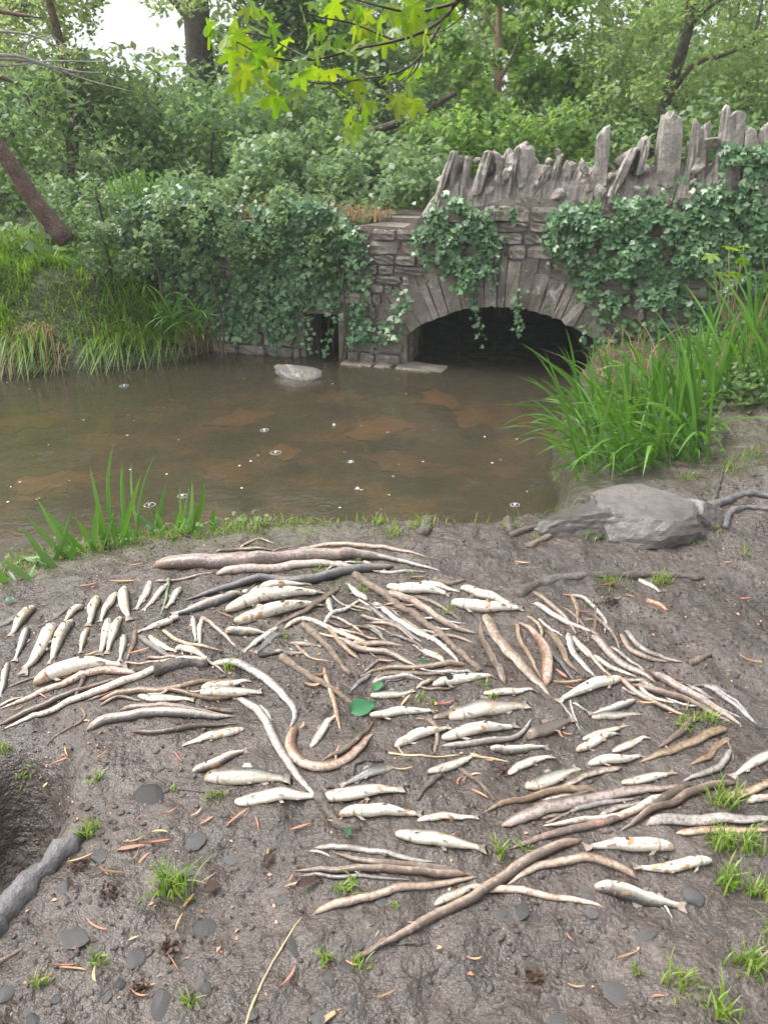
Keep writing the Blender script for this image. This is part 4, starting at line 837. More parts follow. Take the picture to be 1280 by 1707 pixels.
# order: what lies underneath first
FISH = [
 ('dark headed fish at the left edge, first of the row nearest the grass', 'darkfish', 'S', 14, 30, 1024, -10, 1050),
 ('yellowish fish with orange tail second from left in the row by the grass', 'belly', 'B', 18, 58, 1011, 18, 1060),
 ('tiny grey fish lying beside the yellowish fish in the upper left row', 'darkfish', 'S', 9, 112, 1013, 76, 1036),
 ('short pale fish touching the head of a longer white fish in upper left row', 'belly', 'B', 13, 139, 1008, 106, 1038),
 ('plump white fish with its tail on another small fish, upper left row', 'belly', 'B', 18, 163, 995, 147, 1043),
 ('small pale fish left of the broad blunt white fish in upper left row', 'belly', 'B', 15, 194, 988, 165, 1036),
 ('broad blunt white fish pointing straight down, upper left row', 'belly', 'B', 19, 208, 978, 218, 1034),
 ('brownish fish with pale fan tail right of the broad blunt white fish', 'silver', 'b', 16, 249, 970, 224, 1015),
 ('slim silvery fish left of the mossy green twig', 'silver', 'b', 12, 282, 974, 238, 1018),
 ('last small fish on the right of the upper left row', 'silver', 'b', 14, 300, 978, 274, 1013),
 ('lilac grey fish leftmost of the second row at left', 'silver', 'b', 14, 48, 1046, 24, 1102),
 ('long white fish with orange head, largest of the second row at left', 'belly', 'B', 24, 91, 1042, 37, 1126),
 ('long white fish right of the orange headed one in the second row', 'belly', 'B', 20, 121, 1034, 86, 1107),
 ('small slim pale fish below the plump white fish at left', 'belly', 'b', 12, 147, 1046, 135, 1088),
 ('left one of two touching white fish in the second row', 'belly', 'B', 18, 182, 1032, 165, 1092),
 ('right one of two touching white fish in the second row', 'belly', 'B', 16, 202, 1030, 178, 1090),
 ('short pale fish ending the second row at left', 'belly', 'b', 13, 207, 1057, 200, 1103),
 ('thin grey and white fish standing on end at the left edge', 'silver', 'b', 12, 13, 1103, 0, 1162),
 ('big white fish lying along a long reddish eel at far left', 'belly', 'B', 31, 60, 1140, 215, 1106),
 ('pale twisted fish just left of the paired tiny fish', 'silver', 'b', 15, 298, 1027, 228, 1052),
 ('left one of the paired tiny fish', 'silver', 'b', 11, 322, 1025, 327, 1069),
 ('right one of the paired tiny fish', 'belly', 'b', 10, 338, 1031, 334, 1073),
 ('two tone fish, white above and black below, left of three big white fish', 'darkfish', 'D', 19, 402, 990, 284, 1024),
 ('topmost of the three big white fish at upper centre', 'belly', 'b', 18, 404, 986, 520, 972),
 ('middle one of the three big white fish at upper centre', 'belly', 'B', 27, 378, 1018, 540, 984),
 ('lowest of the three big white fish at upper centre', 'belly', 'B', 27, 391, 1036, 536, 1004),
 ('silver fish with dark underside below the three big white fish', 'silver', 'D', 17, 377, 1054, 448, 1054),
 ('cream fish with brown stains pointing at the black twig', 'belly', 'b', 13, 462, 1044, 404, 1086),
 ('slate dark fish beside the cream brown stained fish', 'darkfish', 'S', 13, 474, 1054, 424, 1088),
 ('dark brown fish sunk in mud above the barky stick', 'muddyfish', 'S', 11, 484, 1070, 537, 1076),
 ('dark muddy fish nearest the mossy patch', 'muddyfish', 'S', 12, 458, 1084, 512, 1089),
 ('white twisted fish upper piece left of centre', 'belly', 'b', 13, 250, 1058, 298, 1084),
 ('white fish half hidden under a thin brown eel left of centre', 'belly', 'b', 16, 294, 1080, 350, 1100),
 ('small white fish with its head down beside the green moss', 'belly', 'b', 14, 612, 1000, 580, 970),
 ('tiny white headed brown fish right of the three big white fish', 'silver', 'b', 13, 549, 996, 557, 1024),
 ('long white fish under the row at top right of centre', 'belly', 'B', 22, 646, 978, 752, 991),
 ('white fish overlapping the long white fish at top right of centre', 'belly', 'b', 15, 700, 972, 768, 984),
 ('white fish with pink tail at top, right of centre', 'belly', 'b', 22, 769, 980, 858, 1009),
 ('white fish with a bright red wound right of centre', 'belly', 'B', 24, 753, 1005, 874, 1013),
 ('small white fish with spread fins between long thin eels', 'belly', 'b', 14, 740, 1101, 690, 1072),
 ('white fish with a black leaf stuck behind its head', 'belly', 'B', 19, 722, 1141, 826, 1127),
 ('slim white fish behind the large grey speckled fish', 'belly', 'b', 15, 806, 1154, 893, 1150),
 ('large grey speckled fish lying on its side right of centre', 'silver', 'S', 31, 748, 1195, 882, 1172),
 ('dark fish hidden at the nose of the large grey speckled fish', 'muddyfish', 'S', 14, 722, 1196, 794, 1164),
 ('plump white fish directly below the large grey speckled fish', 'belly', 'B', 23, 737, 1230, 864, 1206),
 ('white fish under a small curved pale eel', 'belly', 'B', 20, 659, 1244, 752, 1208),
 ('white fish pointing left at the green leaf', 'belly', 'B', 17, 617, 1191, 728, 1187),
 ('grey flat fish above the green leaf with blunt cut end', 'silver', 'S', 15, 618, 1158, 692, 1148),
 ('blue backed silvery fish below the grey curved eel', 'silver', 'D', 17, 817, 1246, 916, 1245),
 ('white fish with one fin spread below blue backed fish', 'belly', 'b', 17, 847, 1289, 924, 1259),
 ('brown banded fish with blue gill below right of centre', 'silver', 'S', 24, 875, 1311, 964, 1276),
 ('mud coloured fish almost lost in the mud with a pale chip on it', 'muddyfish', 'S', 22, 878, 1231, 958, 1198),
 ('white fish lying across a thin twig in the centre', 'belly', 'b', 18, 714, 1286, 796, 1253),
 ('large cream fish above two grey fish at right', 'belly', 'B', 21, 1036, 1133, 928, 1168),
 ('upper of the two small grey fish at right', 'silver', 'D', 14, 1058, 1166, 978, 1187),
 ('lower of the two small grey fish at right', 'silver', 'S', 15, 986, 1194, 1068, 1187),
 ('upper of two overlapping cream fish at right', 'belly', 'b', 14, 971, 1231, 1044, 1205),
 ('lower of two overlapping cream fish at right', 'belly', 'B', 17, 961, 1251, 1030, 1220),
 ('short white fish with a thin dark tail right of the cream pair', 'belly', 'b', 15, 1021, 1251, 1082, 1226),
 ('white fish touching a small curved brown eel at right', 'belly', 'B', 18, 981, 1273, 1072, 1256),
 ('cracked white fish with orange fin above the long brown eels', 'belly', 'b', 18, 1036, 1304, 1126, 1284),
 ('grey fish at the right edge of the picture', 'silver', 'b', 20, 1292, 1250, 1218, 1294),
 ('pale brown small fish alone below the mud ridge at right', 'silver', 'S', 11, 1064, 964, 1102, 986),
 ('slim silvery fish with darker side above the large olive fish', 'silver', 'D', 18, 322, 1286, 414, 1248),
 ('white fish with head to the right at left centre', 'belly', 'b', 18, 406, 1214, 304, 1238),
 ('large olive silver fish with visible eye at lower left', 'silver', 'S', 30, 342, 1297, 488, 1300),
 ('white fish just below the large olive silver fish', 'belly', 'b', 27, 392, 1334, 540, 1323),
 ('large white fish in the lower middle left of a white one', 'belly', 'b', 28, 532, 1330, 676, 1312),
 ('white fish with brown gash below its larger neighbour', 'belly', 'B', 24, 567, 1357, 706, 1355),
 ('thin ragged fish between the gashed fish and brown eel', 'belly', 'b', 15, 696, 1366, 800, 1361),
 ('speckled brown and silver fish with raised fin in lower centre', 'silver', 'b', 29, 660, 1388, 812, 1414),
 ('yellowish slender fish hanging head down at the long stick', 'belly', 'b', 15, 517, 1244, 562, 1186),
 ('white fish with open fins and orange chip at lower right', 'belly', 'B', 27, 1122, 1412, 972, 1410),
 ('white fish with a black rotten patch at lower right', 'belly', 'B', 21, 1184, 1434, 1054, 1441),
 ('silver fish with dark side and a thin pale eel across it', 'silver', 'D', 27, 992, 1478, 1146, 1512),
 ('small speckled fish trapped between crossing eels', 'silver', 'b', 18, 724, 1506, 796, 1468),
 ('slate black fish bent upward in the lower centre', 'darkfish', 'S', 17, 656, 1276, 566, 1308),
 ('small silver fish under the yellowish curved eel at left', 'silver', 'b', 16, 231, 1158, 326, 1165),
 ('rear one of two brownish white fish beside the bent pale eel', 'belly', 'b', 18, 336, 1146, 418, 1132),
 ('front one of two brownish white fish beside the bent pale eel', 'silver', 'b', 23, 334, 1154, 438, 1150),
]
EELS = [
 ('thick pink grey eel with pale head, longest at the top', 'pink', 29, [(256, 945), (300, 941), (400, 942), (480, 934), (560, 928), (620, 928), (672, 932)]),
 ('brown eel lying against the lower side of the thick pink eel', 'pink', 17, [(361, 956), (420, 949), (500, 942), (560, 941), (605, 946)]),
 ('glossy slate black eel below the thick pink eel', 'dark', 19, [(655, 942), (600, 950), (555, 960), (500, 969), (440, 966), (395, 976), (345, 990), (308, 999)]),
 ('thin brown eel topmost at the grass edge', 'brown', 8, [(358, 920), (400, 916), (440, 914), (466, 914)]),
 ('thin brown eel just above the thick pink eel', 'brown', 9, [(342, 929), (400, 923), (462, 922)]),
 ('very thin curved brown eel in the grass at top', 'brown', 5, [(398, 913), (420, 901), (440, 899), (458, 905)]),
 ('thin brown eel running right from the top of the pile', 'brown', 9, [(500, 916), (540, 909), (600, 909), (650, 915), (715, 928)]),
 ('slim grey eel tail trailing right of the thick pink eel', 'grey', 9, [(600, 928), (660, 934), (700, 942), (735, 950)]),
 ('thin pale eel under the head of the thick pink eel', 'pale', 6, [(256, 969), (300, 966), (362, 954)]),
 ('short grey eel below the trailing eel tails at top', 'grey', 7, [(622, 951), (660, 953), (712, 951)]),
 ('long reddish eel in front of the big white fish at far left', 'red', 14, [(228, 1122), (190, 1118), (140, 1124), (70, 1152), (0, 1179)]),
 ('upper of two long eels crossing the left edge', 'brown', 10, [(0, 1206), (90, 1166), (150, 1145), (205, 1128)]),
 ('lower pale one of two long eels crossing the left edge', 'pale', 14, [(346, 1101), (318, 1099), (250, 1119), (180, 1146), (100, 1177), (4, 1214)]),
 ('bent white bellied eel hooking down left of centre', 'white', 16, [(350, 1106), (400, 1107), (440, 1130), (475, 1162), (492, 1187), (484, 1214)]),
 ('brown curved eel crossing in front of bent white eel', 'brown', 8, [(242, 1098), (300, 1096), (340, 1098), (378, 1122)]),
 ('very thin yellowish eel beside the short pale fish at left', 'tan', 5, [(204, 1103), (250, 1102), (300, 1097)]),
 ('yellowish long eel above the small silver fish at left', 'tan', 11, [(164, 1166), (220, 1152), (290, 1146), (340, 1135), (402, 1132)]),
 ('thin brown eel with orange lump beneath the brownish fish', 'tan', 9, [(272, 1149), (330, 1160), (360, 1164), (398, 1158), (428, 1160)]),
 ('short tan eel, upper of three parallel eels at left centre', 'brown', 12, [(199, 1182), (260, 1177), (330, 1184), (385, 1190)]),
 ('thickest of three parallel eels at left centre, orange snout', 'grey', 18, [(144, 1216), (180, 1200), (250, 1190), (310, 1189), (394, 1192)]),
 ('thin straight eel, lowest of three parallel eels at left centre', 'brown', 10, [(221, 1218), (280, 1216), (340, 1208), (402, 1204)]),
 ('long grey eel running down to the large olive fish tail', 'grey', 16, [(394, 1162), (428, 1183), (450, 1216), (475, 1262), (495, 1292), (535, 1335)]),
 ('short white eel beside the long grey downward eel', 'white', 9, [(430, 1176), (446, 1190), (452, 1214)]),
 ('hook shaped eel with pale head and reddish tail in the middle', 'red', 18, [(493, 1208), (484, 1236), (492, 1262), (518, 1278), (552, 1276), (590, 1256), (624, 1220)]),
 ('thin dark eel inside the bend of the hook shaped eel', 'brown', 9, [(540, 1264), (575, 1250), (600, 1226), (624, 1197)]),
 ('slender tan eel standing upright above the yellowish fish', 'tan', 9, [(540, 1110), (548, 1140), (560, 1185), (568, 1216)]),
 ('thin tan eel below the pale twisted fish at left', 'tan', 8, [(270, 1048), (300, 1068), (340, 1076), (375, 1082)]),
 ('pale thin eel pointing down right of the paired tiny fish', 'pale', 8, [(332, 1029), (365, 1051), (396, 1080)]),
 ('short grey eel left of the twisted white fish', 'grey', 11, [(231, 1057), (258, 1080), (292, 1097)]),
 ('small reddish upright eel at the end of the second fish row', 'brown', 8, [(226, 1040), (223, 1072), (211, 1102)]),
 ('brown eel leaning on the lowest big white fish', 'brown', 10, [(566, 975), (545, 992), (515, 1014), (480, 1031), (450, 1048)]),
 ('pale brown eel arching over the barky sticks in centre', 'pale', 10, [(474, 1046), (505, 1031), (540, 1042), (590, 1063), (645, 1072)]),
 ('short fat brown eel in the heart of the tangle', 'brown', 11, [(585, 1071), (630, 1074), (675, 1076)]),
 ('brown eel curving to the short green leaf scrap', 'brown', 13, [(568, 1067), (600, 1083), (650, 1090), (695, 1109)]),
 ('tan eel left of the tangle pointing to lower right', 'tan', 10, [(546, 1046), (570, 1075), (602, 1100)]),
 ('small pale curled eel above the tangle', 'white', 8, [(540, 1038), (553, 1022), (575, 1016), (602, 1000)]),
 ('orange tailed pinkish eel right of the long barky root', 'pale', 15, [(631, 985), (671, 999), (722, 1027), (756, 1045), (796, 1054)]),
 ('straight grey eel in the tangle right of centre', 'grey', 10, [(604, 1008), (650, 1036), (708, 1072)]),
 ('long pale eel winding down through the tangle', 'white', 10, [(624, 1002), (651, 1025), (677, 1043), (697, 1056), (728, 1070), (752, 1089), (767, 1106)]),
 ('thin bluish white eel forking off the winding pale eel', 'white', 6, [(692, 1047), (720, 1053), (748, 1068)]),
 ('thin brown eel under the row of white fish at top', 'brown', 9, [(690, 992), (735, 1010), (772, 1034)]),
 ('thin pale eel upper left in the tangle', 'white', 6, [(618, 1004), (640, 1016), (668, 1018)]),
 ('short pale eel across the middle of the tangle', 'pale', 8, [(600, 1024), (630, 1034), (656, 1034)]),
 ('small brown eel curving under the tangle', 'brown', 7, [(588, 1043), (618, 1048), (648, 1070)]),
 ('straight tan eel beneath the tangle with green leaf scrap', 'tan', 11, [(778, 1106), (700, 1112), (640, 1115), (598, 1127)]),
 ('brown eel curving below the straight tan eel', 'brown', 9, [(618, 1137), (645, 1121), (690, 1120), (748, 1122)]),
 ('thin bluish white eel below the straight tan eel', 'white', 5, [(643, 1138), (650, 1127), (675, 1128), (710, 1133)]),
 ('thin slate blue eel left of the straight tan eel', 'grey', 6, [(608, 1118), (628, 1100), (662, 1098)]),
 ('short tan eel stub left of the black leaf', 'tan', 9, [(720, 1133), (708, 1138), (693, 1147)]),
 ('short dark eel stub in the mud above the green leaf', 'dark', 9, [(618, 1122), (600, 1135), (584, 1150)]),
 ('shiny brown eel left of the long straight pale eel', 'brown', 13, [(841, 1138), (822, 1103), (803, 1066), (799, 1030)]),
 ('long straight pale eel pointing down under red wounded fish', 'pale', 19, [(807, 1024), (827, 1064), (865, 1105), (919, 1160)]),
 ('thin tan eel left of the fat red brown eel', 'tan', 9, [(861, 1036), (863, 1060), (882, 1093), (902, 1128)]),
 ('fat glossy red brown eel bent downward right of centre', 'red', 19, [(910, 1141), (909, 1090), (893, 1062), (861, 1035)]),
 ('dark slate eel right of the fat red brown eel', 'dark', 9, [(906, 1076), (935, 1106), (960, 1138)]),
 ('orange and white eel right of the fat red brown eel', 'tan', 12, [(911, 1049), (933, 1078), (946, 1105), (968, 1124)]),
 ('white eel, middle one of three slanting at right', 'white', 11, [(946, 1053), (953, 1086), (971, 1106), (992, 1126)]),
 ('long slim pale eel slanting right to the big eel bundle', 'pale', 11, [(952, 1059), (975, 1086), (1004, 1103), (1062, 1126)]),
 ('pinkish grey eel slanting to the bundle at right', 'pink', 15, [(986, 1057), (1018, 1091), (1055, 1117), (1096, 1137)]),
 ('thin white eel beside the pinkish grey slanting eel', 'white', 7, [(1012, 1076), (1042, 1096), (1078, 1117)]),
 ('brown straight eel at the left end of the mud ridge', 'brown', 11, [(888, 984), (922, 1011), (943, 1030), (962, 1057)]),
 ('pinkish eel crossing below the straight brown eel near ridge', 'pink', 10, [(887, 1005), (922, 1025), (953, 1041), (1000, 1056)]),
 ('tiny curved tan eel left of another below the mud ridge', 'tan', 8, [(952, 992), (962, 1011), (963, 1039)]),
 ('thin grey eel bending like a crook below the mud ridge', 'grey', 8, [(950, 989), (985, 1008), (1007, 1032), (1008, 1054)]),
 ('short brown eel upright inside the crook shaped eel', 'brown', 7, [(993, 1008), (991, 1030), (990, 1052)]),
 ('brown sagging eel, lower of two alone at far right', 'brown', 11, [(1034, 1054), (1048, 1080), (1074, 1094), (1118, 1102)]),
 ('pale slim eel, upper of two alone at far right', 'white', 9, [(1040, 1050), (1068, 1079), (1092, 1091), (1140, 1101)]),
 ('thick pinkish eel in the right bundle', 'pink', 16, [(1086, 1118), (1122, 1142), (1175, 1172), (1240, 1210)]),
 ('brown eel under the thick pinkish eel of the right bundle', 'brown', 13, [(1054, 1140), (1109, 1157), (1153, 1170), (1222, 1206)]),
 ('lowest brown eel of the right bundle', 'brown', 11, [(1033, 1133), (1072, 1162), (1109, 1181), (1148, 1195)]),
 ('short pale eel at the left end of the right bundle', 'pale', 9, [(1060, 1133), (1082, 1143), (1106, 1153)]),
 ('upper thin whitish elver in the fan at far right', 'white', 8, [(1168, 1139), (1215, 1169), (1264, 1207)]),
 ('thin grey elver in the middle of the fan at far right', 'grey', 6, [(1138, 1146), (1180, 1172), (1238, 1196)]),
 ('thin whitish elver crossing over the fan at far right', 'white', 5, [(1140, 1152), (1158, 1142), (1190, 1141), (1219, 1154)]),
 ('outermost whitish elver of the fan at far right', 'white', 6, [(1185, 1141), (1228, 1168), (1258, 1200)]),
 ('bluish elver lying lowest in the fan at far right', 'grey', 6, [(1142, 1138), (1195, 1178), (1230, 1197)]),
 ('yellow brown eel with round head right of the cream fish pair', 'tan', 15, [(1212, 1211), (1162, 1234), (1101, 1255), (1065, 1269)]),
 ('short grey brown eel bent at the grass tuft on right', 'brown', 12, [(1155, 1192), (1130, 1223), (1098, 1243)]),
 ('short curved olive eel below the yellow brown eel', 'tan', 11, [(1218, 1228), (1191, 1246), (1180, 1262), (1149, 1273)]),
 ('curved grey eel under the short olive eel', 'grey', 12, [(1218, 1248), (1197, 1279), (1164, 1290), (1137, 1300)]),
 ('grey brown curved eel left of the blue backed fish', 'grey', 11, [(736, 1241), (790, 1238), (848, 1231), (872, 1219), (887, 1194)]),
 ('small curved pale eel across a white fish in the centre', 'pale', 8, [(712, 1194), (728, 1217), (724, 1254)]),
 ('slim pale eel right of the brown banded fish', 'pale', 10, [(1036, 1277), (989, 1289), (960, 1301), (914, 1314)]),
 ('yellowish pale eel above the thick purple brown eel', 'tan', 14, [(1000, 1319), (928, 1317), (866, 1335), (804, 1353)]),
 ('thin grey eel tucked under the yellowish pale eel', 'grey', 7, [(905, 1331), (950, 1326), (1002, 1322)]),
 ('thick purple brown eel with dark snout at lower right', 'pink', 21, [(836, 1375), (889, 1358), (975, 1335), (1053, 1319), (1136, 1308)]),
 ('dark thin eel under the thick purple brown eel', 'dark', 10, [(945, 1352), (1000, 1338), (1062, 1328)]),
 ('pale eel with long thin tail below the purple brown eel', 'pale', 14, [(1112, 1323), (1053, 1352), (999, 1365), (904, 1374)]),
 ('short grey eel between the pale eel and purple eel', 'grey', 9, [(1000, 1356), (1030, 1345), (1078, 1332)]),
 ('broad dark brown eel tail crossing the eel bundle lower right', 'brown', 14, [(1150, 1307), (1112, 1330), (1080, 1352), (1046, 1378)]),
 ('long brown eel sweeping down from the right', 'brown', 15, [(1226, 1303), (1172, 1313), (1112, 1342), (1034, 1383)]),
 ('thick pale pink eel entering from the right edge', 'white', 19, [(1076, 1374), (1120, 1366), (1200, 1364), (1300, 1362)]),
 ('orange brown eel below the thick pale pink eel', 'red', 13, [(1127, 1386), (1180, 1383), (1240, 1384), (1300, 1380)]),
 ('yellow tan eel at the right edge above grass', 'tan', 14, [(1205, 1328), (1250, 1319), (1300, 1298)]),
 ('short cream eel at the right edge under yellow tan eel', 'pale', 13, [(1244, 1336), (1270, 1330), (1310, 1318)]),
 ('brown straight eel above the white open finned fish', 'pink', 14, [(1038, 1358), (1000, 1372), (915, 1392), (848, 1413)]),
 ('purple grey eel, uppermost of the fan at lower centre', 'grey', 11, [(524, 1411), (600, 1416), (670, 1428), (732, 1434)]),
 ('pale tan eel second in the fan at lower centre', 'pale', 12, [(765, 1451), (700, 1442), (620, 1436), (552, 1417)]),
 ('thin dark eel under the straight eel of the lower fan', 'dark', 7, [(500, 1458), (580, 1460), (690, 1466)]),
 ('long straight eel third in the fan at lower centre', 'brown', 14, [(780, 1457), (700, 1452), (580, 1448), (488, 1450)]),
 ('brown eel lowest of the fan pointing left at lower centre', 'brown', 15, [(522, 1521), (600, 1497), (690, 1476), (800, 1459)]),
 ('reddish eel passing under the crossing at lower centre', 'red', 13, [(778, 1478), (840, 1482), (920, 1495), (1010, 1511)]),
 ('arched eel with pointed head right of the crossing', 'brown', 16, [(1063, 1463), (1020, 1440), (960, 1430), (900, 1442), (842, 1474)]),
 ('long brown eel crossing over the others, nearest the camera', 'brown', 19, [(970, 1399), (910, 1419), (870, 1440), (832, 1470), (785, 1497), (720, 1528), (650, 1566), (592, 1600)]),
 ('thin pale eel lying across the dark sided silver fish', 'white', 6, [(1062, 1481), (1090, 1490), (1106, 1508), (1122, 1529)]),
 ('left prong of the tiny white elver fork at right', 'white', 4, [(931, 1167), (950, 1190), (968, 1216)]),
 ('middle prong of the tiny white elver fork at right', 'white', 4, [(950, 1164), (955, 1185), (964, 1203)]),
 ('right prong of the tiny white elver fork at right', 'white', 4, [(954, 1171), (968, 1177), (982, 1185)]),
]
for e in EELS[:10]: eel(*e)
for i, fsh in enumerate(FISH): fish(*fsh)
for e in EELS[10:]: eel(*e)
# ---------------------------------------------------------------- sticks and roots
def stick(label, mat, w, pts, name='stick', cat='stick', group='sticks and roots on the mud', jit=0.10, taper=0.45, sink=0.6, knots=0.12, seg=8):
    pp, W_ = px_path(pts, w); L0 = sum((pp[i+1]-pp[i]).length for i in range(len(pp)-1)); n = max(10, min(40, int(L0/0.02)))
    path = crv([Vector((p.x, p.y, 0)) for p in pp], n); rr = random.Random(len(label)*31+int(pts[0][0])); ph = rr.random()*6
    rad = [W_/2*(1-taper*i/(n-1))*(1+knots*math.sin(i*1.1+ph)+rr.uniform(-knots, knots)*0.6) for i in range(n)]
    path = drape(path, [r*0.9 for r in rad], sink); path = [p+Vector((rr.gauss(0, W_*0.06), rr.gauss(0, W_*0.06), 0)) for p in path]
    o = path[n//2].copy(); v, f = frame_loft([p-o for p in path], rad, seg, jit=jit, seedv=int(pts[0][0]))
    return tag(ob(name, mesh(name, v, f, MAT[mat]), loc=o), label, cat, group)
STK = [
 ('barky stick lying left of the upright slender tan eel', 'bark', 14, [(470, 1094), (505, 1118), (540, 1140), (590, 1175)]),
 ('knobbly barky root in the middle of the tangle', 'bark', 14, [(505, 1040), (540, 1070), (560, 1095), (584, 1124)]),
 ('long smooth root running down right through the tangle', 'bark', 15, [(590, 958), (620, 978), (680, 1018), (740, 1064), (800, 1118)]),
 ('black twig on the mud beside the cream brown stained fish', 'black', 7, [(432, 1092), (450, 1090), (472, 1088)]),
 ('grey twig under the white fish in the centre', 'bark', 8, [(765, 1280), (795, 1300), (824, 1332)]),
 ('thin straight twig behind the white fish in the centre', 'straw', 4, [(648, 1253), (700, 1256), (765, 1256)]),
 ('thin tan stem pointing right from the central white fish tail', 'straw', 5, [(785, 1260), (850, 1269)]),
 ('long pale dry stem at the bottom left of centre', 'straw', 5, [(408, 1712), (430, 1650), (462, 1590), (503, 1526)]),
 ('thin stick standing beside the curved grey eel at right', 'bark', 5, [(1212, 1234), (1223, 1264)]),
 ('short reddish wood chip alone on the mud at upper right', 'scale_red', 9, [(1080, 1001), (1112, 1016)]),
 ('flat brown bark piece right of the two lone eels', 'bark', 13, [(1150, 1106), (1183, 1090)]),
 ('mossy green twig lying between two silvery fish', 'tuft_twig', 6, [(282, 968), (278, 995), (268, 1024)]),
 ('muddy branched root below the central white fish', 'muddy', 11, [(735, 1291), (718, 1303), (696, 1332)]),
 ('curled thin root left of the slate black fish', 'muddy', 8, [(587, 1292), (594, 1270), (640, 1267)]),
 ('mud covered log behind the lower pale long eel', 'muddy', 24, [(258, 1122), (295, 1108), (345, 1106)]),
 ('mud covered root continuing from the long grey eel', 'muddy', 19, [(530, 1330), (548, 1352), (570, 1375), (600, 1378)]),
 ('smooth grey root rising from the hollow at far left', 'slate_root', 50, [(-40, 1570), (10, 1520), (60, 1460), (100, 1420), (136, 1385)]),
 ('long muddy root ridge crossing the mud at upper right', 'muddy', 20, [(862, 990), (910, 968), (990, 957), (1080, 957), (1170, 960)]),
 ('muddy root along the bank edge left of the boulders', 'muddy', 20, [(706, 890), (760, 875), (815, 876), (850, 888)]),
 ('grey root reaching from bank edge to the front boulder', 'muddy', 12, [(850, 892), (890, 878), (940, 872)]),
 ('pale root at the foot of the front boulder', 'bark', 12, [(880, 912), (915, 893), (950, 876)]),
 ('thick gnarled grey root at the right edge above the mud', 'slate_root', 17, [(1160, 850), (1200, 838), (1245, 822), (1300, 830)]),
 ('gnarled grey root bending down at the right edge', 'slate_root', 14, [(1207, 880), (1214, 858), (1240, 846), (1300, 850)]),
 ('brown broken stump of root at the top of the row', 'bark', 11, [(722, 966), (750, 972), (775, 966)]),
 ('thin dark root on the slope beside the boulders', 'muddy', 8, [(1188, 838), (1200, 800), (1205, 780)]),
 ('short branching twig below the long eels at left', 'bark', 6, [(135, 1178), (142, 1195), (110, 1215), (78, 1240)]),
 ('thin brown stick under the long reddish eel', 'bark', 8, [(142, 1128), (132, 1145), (126, 1165)]),
 ('tan stick at the lower edge of bottom left mud', 'bark', 10, [(-10, 1605), (36, 1580)]),
 ('grey stick tip beside the nearest long eel', 'bark', 10, [(590, 1598), (620, 1580), (648, 1562)]),
 ('thin dark twig below the nearest long eel', 'muddy', 5, [(660, 1572), (690, 1571), (716, 1568)]),
 ('dark twig from the dark stone to the olive fish', 'muddy', 4, [(255, 1290), (290, 1310), (340, 1318)]),
]
MAT['slate_root'] = mat_simple('grey_wet_root', (0.085, 0.080, 0.080), (0.155, 0.148, 0.148), 18, 0.42, 0.7, 0.006)
MAT['tuft_twig'] = mat_simple('mossy_twig', (0.10, 0.15, 0.07), (0.25, 0.30, 0.19), 60, 0.7, 0.6, 0.002)
for a in STK:
    big = a[2] >= 18; stick(*a, sink=(0.15 if a[0].startswith('long muddy') else 0.25 if big else 0.6), taper=(0.35 if big else 0.45), seg=(12 if big else 8))
# ---------------------------------------------------------------- boulders, stones, pebbles
def boulder(label, px, py, w, d, h, seed, mat, yaw=0.0, sink=0.3, planes=9, name='boulder', group='boulders beside the pool', tilt=0.0):
    p, _ = P(px, py); me = rock_mesh(name, mat, seed, 4, 0.12, planes, False)
    o = ob(name, me, loc=(p.x, p.y, p.z+h*(1-2*sink)*0.5), rot=(tilt, tilt*0.6, yaw), scale=(w/2, d/2, h/2*1.25)); return tag(o, label, 'rock', group)
boulder('large grey boulder with flat faces under the sedge clump', 1080, 868, 0.66, 0.44, 0.24, 5, MAT['boulder'], 0.15, 0.44)
boulder('lower front boulder, pale flat face, at the bank edge', 975, 880, 0.52, 0.30, 0.17, 9, MAT['boulder'], -0.2, 0.44)
boulder('small mud brown rock right of the large boulder', 1165, 868, 0.20, 0.18, 0.16, 14, MAT['boulder'], 0.5, 0.4)
q = at_z(500, 633, WZ); wr = ob('stream_rock', rock_mesh('stream_rock', MAT['boulder'], 27, 3, 0.25, 12), loc=(q.x, q.y+0.1, WZ+0.015), rot=(0.1, 0.2, -0.3), scale=(0.25, 0.13, 0.10)); tag(wr, 'pale wet rock breaking the water near culvert', 'rock', 'boulders beside the pool')
orm = [rock_mesh('submerged_stone', MAT['orange'], 60+i, 3, 0.9, 8, True) for i in range(6)]
for me in orm:
    for v_ in me.vertices:
        k_ = 1+0.9*float(vnoise(np.array([v_.co.x*2.2+me.vertices[0].co.x*50]), np.array([v_.co.y*2.2]))[0]); v_.co.x *= k_; v_.co.y *= k_
for px, py, s, lb in [(405, 690, .22, 'orange stone under water below the stream rock'), (640, 710, .26, 'orange stone under water in the middle of pool'), (470, 745, .14, 'small rusty stone under water left of middle'), (660, 765, .24, 'rusty stone under water nearer the bank, middle'), (75, 800, .24, 'rusty stone under water behind the iris leaves'),
                      (50, 697, .22, 'orange stone under water at the far left'), (560, 655, .2, 'rusty stone under water right of the stream rock'), (390, 780, .2, 'rusty stone under water above the grassy edge'), (880, 697, .12, 'bright orange stone under water by the sedge tips'), (740, 660, .22, 'dull orange stone under water before the arch'), (790, 690, .2, 'brown stone under water between arch and sedge')]:
    q = at_z(px, py, -0.30); zb = max(hz(q.x, q.y)+s*0.08, -0.33)
    o = ob('submerged_stone', random.choice(orm), loc=(q.x, q.y, zb), rot=(0, 0, random.uniform(0, 6)), scale=(s*1.05, s*0.75, s*0.10)); tag(o, lb, 'stone', 'stones on the stream bed')
ANCH = {}
